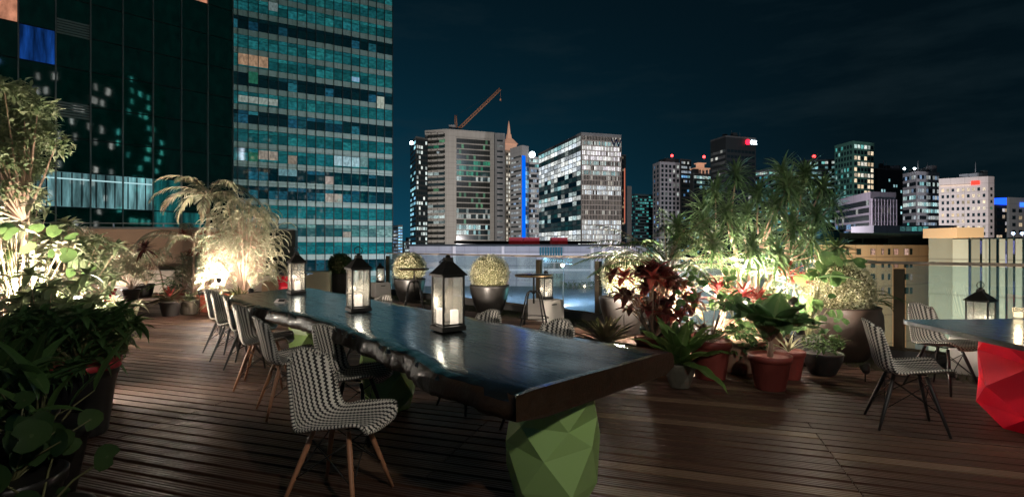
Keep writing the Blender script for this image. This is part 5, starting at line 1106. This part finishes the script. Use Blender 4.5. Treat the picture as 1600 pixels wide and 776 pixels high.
x,y,_=at(258,12.6); t=plant('cordyline',(x,y,0),'lone dark burgundy rosette on a leaning bare stem before the tan wall','potted plant'); pot(t,.14,.22,DPOT); m=MB(); sm=MB(); q=Vector((-.52,0,1.3)); sm.tube([(0,0,.2),(-.12,0,.75),q],[.02,.017,.014],6); rosette(m,q,24,.42,.075,random.Random(39),(-.5,1.4),.5,'lance',5); m.build('leaves',LR,t); sm.build('stem',BARKL,t)
x,y,_=at(375,9.6); t=plant('agave',(x,y,0),'spiky bromeliad in a terracotta pot at the far end of the slab table','potted plant'); pot(t,.17,.32,TERRA); m=MB(); rosette(m,(0,0,.32),30,.45,.06,random.Random(40),(.05,1.25),.25,'strap',5,.35); m.build('leaves',mat_leaf('olive_leaf',(.08,.07,.03),(.16,.13,.06)),t)
x,y,_=at(352,9.9); t=plant('fern',(x,y,0),'soft green fern tufts low in front of the garden lamp','fern'); pot(t,.15,.25,BRICKP); m=MB(); rn=random.Random(41)
for i in range(26): frond(m,(0,0,.26),i*2.4,rn.uniform(.3,1.2),rn.uniform(.3,.55),.07,1.5,16,rn,.012)
m.build('fronds',LY,t)
for i,(px,Y,n_,zc,lb) in enumerate(((195,13.6,420,.75,'pale lamp-lit bushy plant in a black trough before the white planter wall'),(165,12.6,380,.85,'pale bushy plant in a bright red pot at the left end of the deck'),(228,14.6,300,.95,'pale bushy plant just above the white planter wall, beneath the lone burgundy rosette'),(130,11.2,420,1.0,'tall pale many-stemmed plant at the left end, in front of the tan wall'))):
    x,y,_=at(px,Y); t=plant('bushy_plant',(x,y,-.03 if Y>14 else 0),lb,'potted plant')
    if i==0: m=MB(); m.box((0,0,.16),(.75,.3,.32)); o=m.build('trough',DPOT,t); o.modifiers.new('Bevel','BEVEL').width=.01
    else: pot(t,.22,.34,REDP if i==1 else DPOT)
    m=MB(); rn=random.Random(45+i); sm=MB()
    for k in range(22 if i<3 else 34):
        q=Vector((rn.uniform(-.5,.5),rn.uniform(-.3,.3),zc+rn.uniform(-.3,.42+(.4 if i==3 else 0)))); stems(sm,(0,0,.3),[q],.006); rosette(m,q,14,.24,.035,rn,(-.3,1.2),.8,'lance',3)
    m.build('foliage',LP_,t); sm.build('stem',BARKL,t)
# grassy fern clump
x,y,_=at(278,12.2); t=plant('fern',(x,y,0),'feathery green fern clump between the burgundy rosette and the palm','fern'); pot(t,.2,.3,DPOT); m=MB(); rn=random.Random(50)
for i in range(40): frond(m,(rn.uniform(-.2,.2),0,.3+.3*rn.random()),i*2.4,rn.uniform(.2,1.2),rn.uniform(.5,.85),.09,1.5,16,rn,.014)
m.build('fronds',LG,t)
# ------------------------------------------------------------------ near left planting
x,y,_=at(38,6.6); t=plant('garden_tree',(x,y,0),'small tree with a loose lamp-lit crown at the upper left edge','tree'); m=MB(); sm=MB(); rn=random.Random(51); pot(t,.35,.5,DPOT,'bowl')
tips=[]
for i in range(52):
    q=Vector((rn.gauss(-.2,.34),rn.gauss(0,.3),rn.gauss(2.7,.30))); tips.append(q)
    sm.tube([(0,0,1.7),Vector((0,0,1.7)).lerp(q,.6)+Vector((0,0,-.05)),q],[.02,.012,.005],5,False); bush(m,q,.18,.15,130,.12,.04,rn,'lance',(-.6,1.0),3,.7,.0)
sm.tube([(0,0,.45),(-.03,0,1.1),(0,0,1.75)],[.04,.032,.026],8); m.build('crown',LY,t); sm.build('trunk',BARKL,t)
# heart-leaved plant
def roundleaf(px,Y,label,n,zr,xr,rl,seed,mat,potm=DPOT,pr=.28,ph=.4):
    x,y,_=at(px,Y); t=plant('round_leaf_plant',(x,y,0),label,'potted plant'); pot(t,pr,ph,potm); m=MB(); sm=MB(); rn=random.Random(seed)
    for i in range(n):
        q=Vector((rn.uniform(-xr,xr),rn.uniform(-.35,.3),rn.uniform(*zr))); stems(sm,(0,0,ph*.9),[q],.006); m.disc_leaf(q,(rn.uniform(-.5,.7),-1,rn.uniform(.0,1.2)),rn.uniform(*rl),12,.14,True,rn.uniform(0,6))
    m.build('leaves',mat,t); sm.build('stem',STEM,t); return t
roundleaf(45,4.7,'heart-leaved plant with big round leaves above the bright bushes on the left',20,(1.05,1.6),.7,(.04,.075),52,LG)
for i,(px,Y,zc,hz,mt,lb) in enumerate(((25,5.3,1.1,.75,LP_,'bright pale-leaved bush at the far left edge behind the heart-leaved plant'),(95,5.9,1.05,.6,LY,'bright yellow-green bush behind the dark strap leaves on the left'),(70,4.2,.75,.45,LY,'low bright bush lit from inside behind the dark strap-leaved plant'),(135,7.4,.95,.55,LY,'upright leafy bush in the left bed nearest the deck, before the tan wall'),(20,7.6,1.5,.8,LY,'tall leafy bush beneath the small tree at the left edge'))):
    x,y,_=at(px,Y); t=plant('leafy_bush',(x,y,0),lb,'bush'); pot(t,.26,.36,REDP if i==2 else DPOT); m=MB(); sm=MB(); rn=random.Random(55+i)
    for k in range(64):
        a=rn.uniform(0,6.28); rr=rn.uniform(0,.62 if i!=3 else .35); q=Vector((rr*math.cos(a),rr*.8*math.sin(a),zc+rn.uniform(-hz,hz)*math.sqrt(1-(rr/.7)**2))); stems(sm,(0,0,.32),[q],.006)
        rosette(m,q,11,.17 if i!=1 else .2,.055,rn,(-.4,1.2),.8,'lance',4)
    m.build('foliage',mt,t); sm.build('stem',BARKL,t)
for i,(px,Y,zlo,zhi,mt,n_,lb) in enumerate(((30,3.7,.45,.92,LG,40,'mid-green fine-leaved plant in front of the lamp-lit bushes at the left edge'),(100,4.4,.45,1.0,LY,46,'warm-lit fine-leaved plant between the strap leaves and the deck'),(150,5.2,.35,.9,LP_,40,'pale low plant spilling onto the deck edge on the left'))):
    x,y,_=at(px,Y); t=plant('leafy_bush',(x,y,0),lb,'bush'); pot(t,.24,.34,(DPOT,REDP,TERRA)[i]); m=MB(); sm=MB(); rn=random.Random(155+i)
    for k in range(n_):
        q=Vector((rn.uniform(-.45,.35),rn.uniform(-.3,.3),rn.uniform(zlo,zhi))); stems(sm,(0,0,.3),[q],.005); rosette(m,q,10,.14,.045,rn,(-.4,1.3),.8,'lance',3)
    m.build('foliage',mt,t); sm.build('stem',STEM,t)
# dark strap leaved plants in the foreground
def strapplant(px,Y,zs,n,L,W,label,seed,mat=LD,pr=.24,ph=.4,potm=DPOT,xr=.2,el=(.5,1.45),droop=.9):
    x,y,_=at(px,Y); t=plant('strap_leaf_plant',(x,y,0),label,'potted plant'); pot(t,pr,ph,potm); m=MB(); sm=MB(); rn=random.Random(seed)
    for i in range(n):
        a=rn.uniform(0,6.28); q=Vector((rn.uniform(-xr,xr),rn.uniform(-xr,xr),rn.uniform(*zs))); stems(sm,(q.x*.3,q.y*.3,ph*.9),[q],.006); m.leaf(q,a,rn.uniform(*el),L*rn.uniform(.7,1.15),W*rn.uniform(.8,1.15),droop*rn.uniform(.4,1.3),8,.2,'lance',rn.uniform(-.5,.5))
    m.build('leaves',mat,t); sm.build('stem',STEM,t); return t
strapplant(55,2.75,(.4,.66),24,.42,.075,'plant with upright strap leaves in the left foreground, above the round-leaved plant',60,mat_leaf('deep_green',(.05,.12,.035),(.1,.2,.06),.35,.45))
strapplant(5,2.9,(.4,.7),18,.45,.085,'dark strap-leaved plant cut off by the left edge of the picture',61)
x,y,_=at(128,3.75); t=plant('leafy_bush',(x,y,0),'dark bushy plant spilling over a black pot with a red rim, beside the deck','potted plant'); pot(t,.22,.52,mat_basic('black_pot',(.01,.01,.01),.5))
m=MB(); m.lathe([(.226,.475),(.234,.48),(.236,.52),(.228,.525)],28); m.build('rim',REDP,t)
m=MB(); sm=MB(); rn=random.Random(62)
for k in range(44): q=Vector((rn.uniform(-.3,.25),rn.uniform(-.36,.3),rn.uniform(.50,.9))); stems(sm,(0,0,.48),[q],.006); rosette(m,q,9,.17,.05,rn,(-.5,1.1),.9,'lance',4)
m.build('foliage',LG,t); sm.build('stem',STEM,t)
roundleaf(60,2.25,'low dark plant with big round leaves in the bottom left corner',12,(.15,.45),.3,(.045,.08),63,LD,pr=.2,ph=.2)
roundleaf(20,2.4,'dark round-leaved plant crouching at the left edge below the strap leaves',18,(.3,.65),.2,(.04,.075),64,LD,pr=.2,ph=.3)
# ------------------------------------------------------------------ garden spotlights (seen and inferred lamps, plus spots added to brighten plants)
def spike_lamp(loc,tgt,energy,label,col=(1,.83,.68),r=.05,cone=None,lens=None):
    t=thing('garden_or_added_spotlight',loc,label,'garden light'); d=(Vector(tgt)-Vector(loc)).normalized()
    m=MB(); m.tube([(0,0,-loc[2]),(0,0,-.04)],[.006,.009],6); m.build('spike',BLK,t)
    m=MB(); rot=Vector((0,0,1)).rotation_difference(d).to_matrix().to_4x4(); b=0; m.lathe([(.02,-.07),(.035,-.05),(.045,0),(.05,.03),(.044,.03),(.035,.0)],16); m.v=[tuple(rot@Vector(v)) for v in m.v]; m.build('housing',BLK,t)
    m=MB(); m.lathe([(0,.012),(.037,.012)],16); m.v=[tuple(rot@Vector(v)) for v in m.v]; m.build('lens',mat_emit('lamp_lens',lens or (1,.93,.8),40.0),t)
    l=bpy.data.lights.new('bulb','SPOT' if cone else 'POINT'); l.energy=energy; l.color=col; l.shadow_soft_size=r
    if cone: l.spot_size=R(cone); l.spot_blend=.6
    o=bpy.data.objects.new('bulb',l); COL.objects.link(o); o.parent=t; o.location=d*.07; o.rotation_mode='QUATERNION'; o.rotation_quaternion=Vector((0,0,-1)).rotation_difference(d)
def A3(px,Y,py): return (at(px,Y)[0],Y,zp(py,Y))
spike_lamp(A3(342,9.75,438),A3(352,11.2,380),330,'glaring garden spotlight under the palm and weeping shrub',r=.06)
spike_lamp(A3(312,10.35,455),A3(326,10.8,262),1300,'garden spotlight aimed up at the feathery palm crown',cone=70)  # extra spot put in to brighten the palm crown
spike_lamp(A3(1165,5.75,470),A3(1180,6.3,300),420,'garden spotlight aimed up into the dracaena crown',cone=95)
spike_lamp(A3(1076,5.9,478),A3(1160,6.6,400),260,'garden spotlight glinting among the plants behind the nest fern')
spike_lamp(A3(1210,6.45,455),A3(1250,6.9,380),200,'garden spotlight hidden low beneath the dracaena stems')
spike_lamp(A3(38,4.75,455),A3(60,5.6,350),300,'garden spotlight hidden in the bright bushes on the left')
spike_lamp(A3(150,13.2,440),A3(190,14.0,400),700,'garden spotlight low by the white planter wall')
spike_lamp(A3(975,7.55,470),A3(977,8.2,420),180,'garden spotlight lighting the pale topiary behind the burgundy plant')  # added to make this topiary glow
spike_lamp((at(716,8.6)[0],8.6,.14),(*at(765,10.75)[:2],.85),420,'small garden spotlight on the deck aimed at the topiary in the dark bowl',cone=34)  # front light added for the bowl topiary
spike_lamp((at(604,10.8)[0],10.8,.14),(*at(640,12.9)[:2],.88),480,'small garden spotlight aimed at the farther topiary planter',cone=34)  # put in to light the farther topiary from the front
spike_lamp((at(1352,5.2)[0],5.2,.14),(*at(1308,6.45)[:2],.98),110,'small garden spotlight on the deck before the large brown pot',cone=30)  # added to brighten the tufted ball
spike_lamp(A3(392,9.2,455),A3(382,10.6,330),420,'garden spotlight at the far end of the table aimed at the weeping shrub',cone=80)  # second lamp added to brighten the weeping shrub
spike_lamp(A3(1240,5.95,470),A3(1308,6.4,420),50,'small garden spotlight between the dark pot and the large brown pot')  # fill lamp added for the ball in the brown pot
spike_lamp(A3(50,6.2,450),A3(40,6.6,240),240,'garden spotlight at the foot of the small tree')  # added to light up the tree crown

spike_lamp(A3(120,4.9,470),A3(90,4.6,380),130,'garden spotlight low at the deck edge among the left plants')  # backlight added for the left foreground leaves
spike_lamp(A3(1040,6.7,455),A3(1065,7.2,390),120,'garden spotlight at the foot of the fern palm')  # put in to bring out the palm fronds

t=plant('hedge_row',(at(902,118)[0],118,-8.5),'row of dark clipped shrubs at the podium foot, seen through the railing','hedge'); m=MB(); rn=random.Random(90)
for i in range(7): bush(m,(-3.3+1.1*i,rn.uniform(-.3,.3),.9),.75,.9,90,.5,.25,rn,'oval')
m.build('foliage',LD,t)

for i,(px,Y,lb) in enumerate(((205,12.9,'pale glowing plant between the black trough and the bromeliad'),(312,11.6,'pale feathery plant between the two palms against the planter wall'))):
    x,y,_=at(px,Y); t=plant('bushy_plant',(x,y,0),lb,'potted plant'); pot(t,.2,.3,DPOT); m=MB(); rn=random.Random(245+i); sm=MB()
    for k in range(30):
        q=Vector((rn.uniform(-.5,.5),rn.uniform(-.3,.3),rn.uniform(.55,1.35))); stems(sm,(0,0,.27),[q],.006); rosette(m,q,14,.26,.04,rn,(-.3,1.2),.8,'lance',3)
    m.build('foliage',LP_,t); sm.build('stem',BARKL,t)
# ------------------------------------------------------------------ sky, moonlight, unseen facade spots, camera
w=bpy.data.worlds.new('World'); SC.world=w; w.use_nodes=True; nt=w.node_tree; nt.nodes.clear(); g=N(nt)
out=nt.nodes.new('ShaderNodeOutputWorld'); tc=g.n('TexCoord').outputs['Generated']; sp=g.n('SeparateXYZ',{0:tc})
z=sp.outputs[2]; x=sp.outputs[0]
az=R(150); elv=R(9)
sky=g.n('TexSky',sky_type='NISHITA',sun_disc=False,sun_elevation=elv,sun_rotation=az)
up=g.m('POWER',g.m('SUBTRACT',1.0,g.m('MINIMUM',1.0,g.m('MAXIMUM',z,0.0))),4.0)
lf=g.m('MINIMUM',1.0,g.m('MAXIMUM',g.m('MULTIPLY_ADD',x,-.95,.58),.05))
glow=g.m('MULTIPLY',up,lf)
c=g.mix(glow,(.0006,.0038,.006),(.0006,.06,.112))
cl=g.n('TexNoise',{'Vector':g.n('VectorMath',{0:tc,1:(2.0,2.0,9.0)},operation='MULTIPLY').outputs[0],'Scale':1.6,'Detail':7.0,'Roughness':.6}).outputs[0]
clf=g.m('MULTIPLY',g.m('MAXIMUM',g.m('MULTIPLY_ADD',cl,3.0,-1.55),0.0),.55)
c=g.mix(clf,c,g.mix(.8,c,(.012,.024,.030)))
hz=g.m('MULTIPLY',g.m('POWER',g.m('SUBTRACT',1.0,g.m('MINIMUM',1.0,g.m('MAXIMUM',z,0.0))),16.0),lf)
c=g.mix(g.m('MULTIPLY',hz,.55),c,(.004,.065,.115))
b1_=g.n('Background',{'Color':c,'Strength':1.0}); b2_=g.n('Background',{'Color':sky.outputs[0],'Strength':.0006})
g.link(g.n('AddShader',{0:b1_.outputs[0],1:b2_.outputs[0]}).outputs[0],out.inputs[0])
def sunlamp():
    l=bpy.data.lights.new('moonlight','SUN'); l.energy=.03; l.angle=R(3); l.color=(.75,.85,1); o=bpy.data.objects.new('moonlight',l); COL.objects.link(o)
    d=Vector((math.sin(az)*math.cos(elv),math.cos(az)*math.cos(elv),math.sin(elv))); o.rotation_euler=d.to_track_quat('Z','Y').to_euler()
sunlamp()
def unseen_spot(loc,tgt,e,col,size=120,r=1.0,blend=.8):  # unseen spots put in to brighten facades and terrace
    l=bpy.data.lights.new('floodlight','SPOT'); l.energy=e; l.color=col; l.spot_size=R(size); l.spot_blend=blend; l.shadow_soft_size=r  # light of an unseen spot put in
    o=bpy.data.objects.new('floodlight',l); COL.objects.link(o); o.location=loc; o.rotation_euler=(Vector(loc)-Vector(tgt)).to_track_quat('Z','Y').to_euler()  # object of the same unseen spot
K=1000.0
unseen_spot((-15,50,-9),(-55,95,42),36*K,(.75,1,.85),130)            # green curtain-wall tower
unseen_spot((-40,170,5),(-50,340,40),700*K,(1,.92,.82),110,3)         # concrete tower
unseen_spot((60,180,5),(50,380,40),360*K,(1,.93,.92),90,3)
unseen_spot((150,160,4),(170,360,30),330*K,(.85,.92,1),110,3)
unseen_spot((150,130,4),(190,210,20),90*K,(1,.86,.82),120,2)
unseen_spot((62,129,4),(104,152,8),80*K,(1,.88,1),130,1)
unseen_spot((8,84,-8),(8,128,-4),24*K,(1,.93,.95),150,1)
unseen_spot((-22,84,-8),(-20,128,-4),26*K,(1,.9,.95),150,1)
unseen_spot((34,42,-9),(45,62,1),30.0*K,(1,.62,.34),140,.5)
unseen_spot((44,34,-9),(50,52,1),1.6*K,(.95,1,.85),130,.5)
# lamps added to light the street; cyan ones stand in for reflected teal
def added_street_lamp(x,y,h,e,col,label):
    zb_=-8.5 if y>66 else -12
    t=thing('added_street_lamp',(x,y,zb_),label,'street lamp'); m=MB(); m.tube([(0,0,0),(0,0,h*.6),(0,0,h),(.4,0,h+.3),(1.1,0,h+.35)],[.12,.1,.08,.06,.05],6); m.build('pole',W_DARK,t)
    m=MB(); m.box((1.3,0,h+.33),(.8,.3,.14)); m.build('head',W_DARK,t); m=MB(); m.box((1.3,0,h+.235),(.6,.22,.04)); m.build('lamp',mat_emit('added_lamp_glow',col,10.0),t)  # head and lamp of the added street lamp
    l=bpy.data.lights.new('bulb','POINT'); l.energy=e; l.color=col; l.shadow_soft_size=.3; o=bpy.data.objects.new('bulb',l); COL.objects.link(o); o.parent=t; o.location=(1.3,0,h-.2)
for i,(px,Y,col,lb) in enumerate(((740,98,(.5,.7,1),'added street lamp seen through the railing left of the near bar table'),(880,92,(.4,.65,1),'added street lamp below the blue-white script sign'),(1010,100,(.5,.7,1),'added street lamp hidden behind the plant group'),(1385,44,(.3,.95,1),'added lamp with cyan light below the tan building'),(1440,36,(.3,.95,1),'added lamp with cyan light behind the woven chairs on the right'),(1530,33,(.5,.95,.95),'added lamp with cyan light beyond the railing lantern on the right'),(620,88,(.9,.85,1),'added street lamp far down beyond the farther topiary'))):
    added_street_lamp(*at(px,Y)[:2],6.5 if Y>50 else 3.0,8000 if Y>50 else 3200,col,lb)
# unseen venue lamp behind the viewer; second spot added to brighten the right
unseen_spot((1.7,-.9,3.3),(.3,4.0,.4),290,(1,.9,.78),135,.12,.7)
unseen_spot((4.2,.9,3.2),(2.2,5.4,.6),200,(1,.9,.78),75,.12,.6)
cam=bpy.data.cameras.new('camera'); co=bpy.data.objects.new('camera',cam); COL.objects.link(co); SC.camera=co
co.location=(0,0,H0); co.rotation_euler=(R(90),0,0); cam.sensor_width=36; cam.lens=18; cam.shift_y=-3/1600.0; cam.clip_end=6000; cam.clip_start=.05
SC.view_settings.view_transform='Standard'; SC.view_settings.look='None'; SC.view_settings.exposure=0; SC.view_settings.gamma=1; SC.view_settings.use_curve_mapping=False
SC.render.engine='CYCLES'; SC.cycles.use_denoising=True; SC.cycles.max_bounces=8; SC.cycles.transparent_max_bounces=16; SC.cycles.sample_clamp_indirect=4.0; SC.cycles.caustics_reflective=False; SC.cycles.caustics_refractive=False
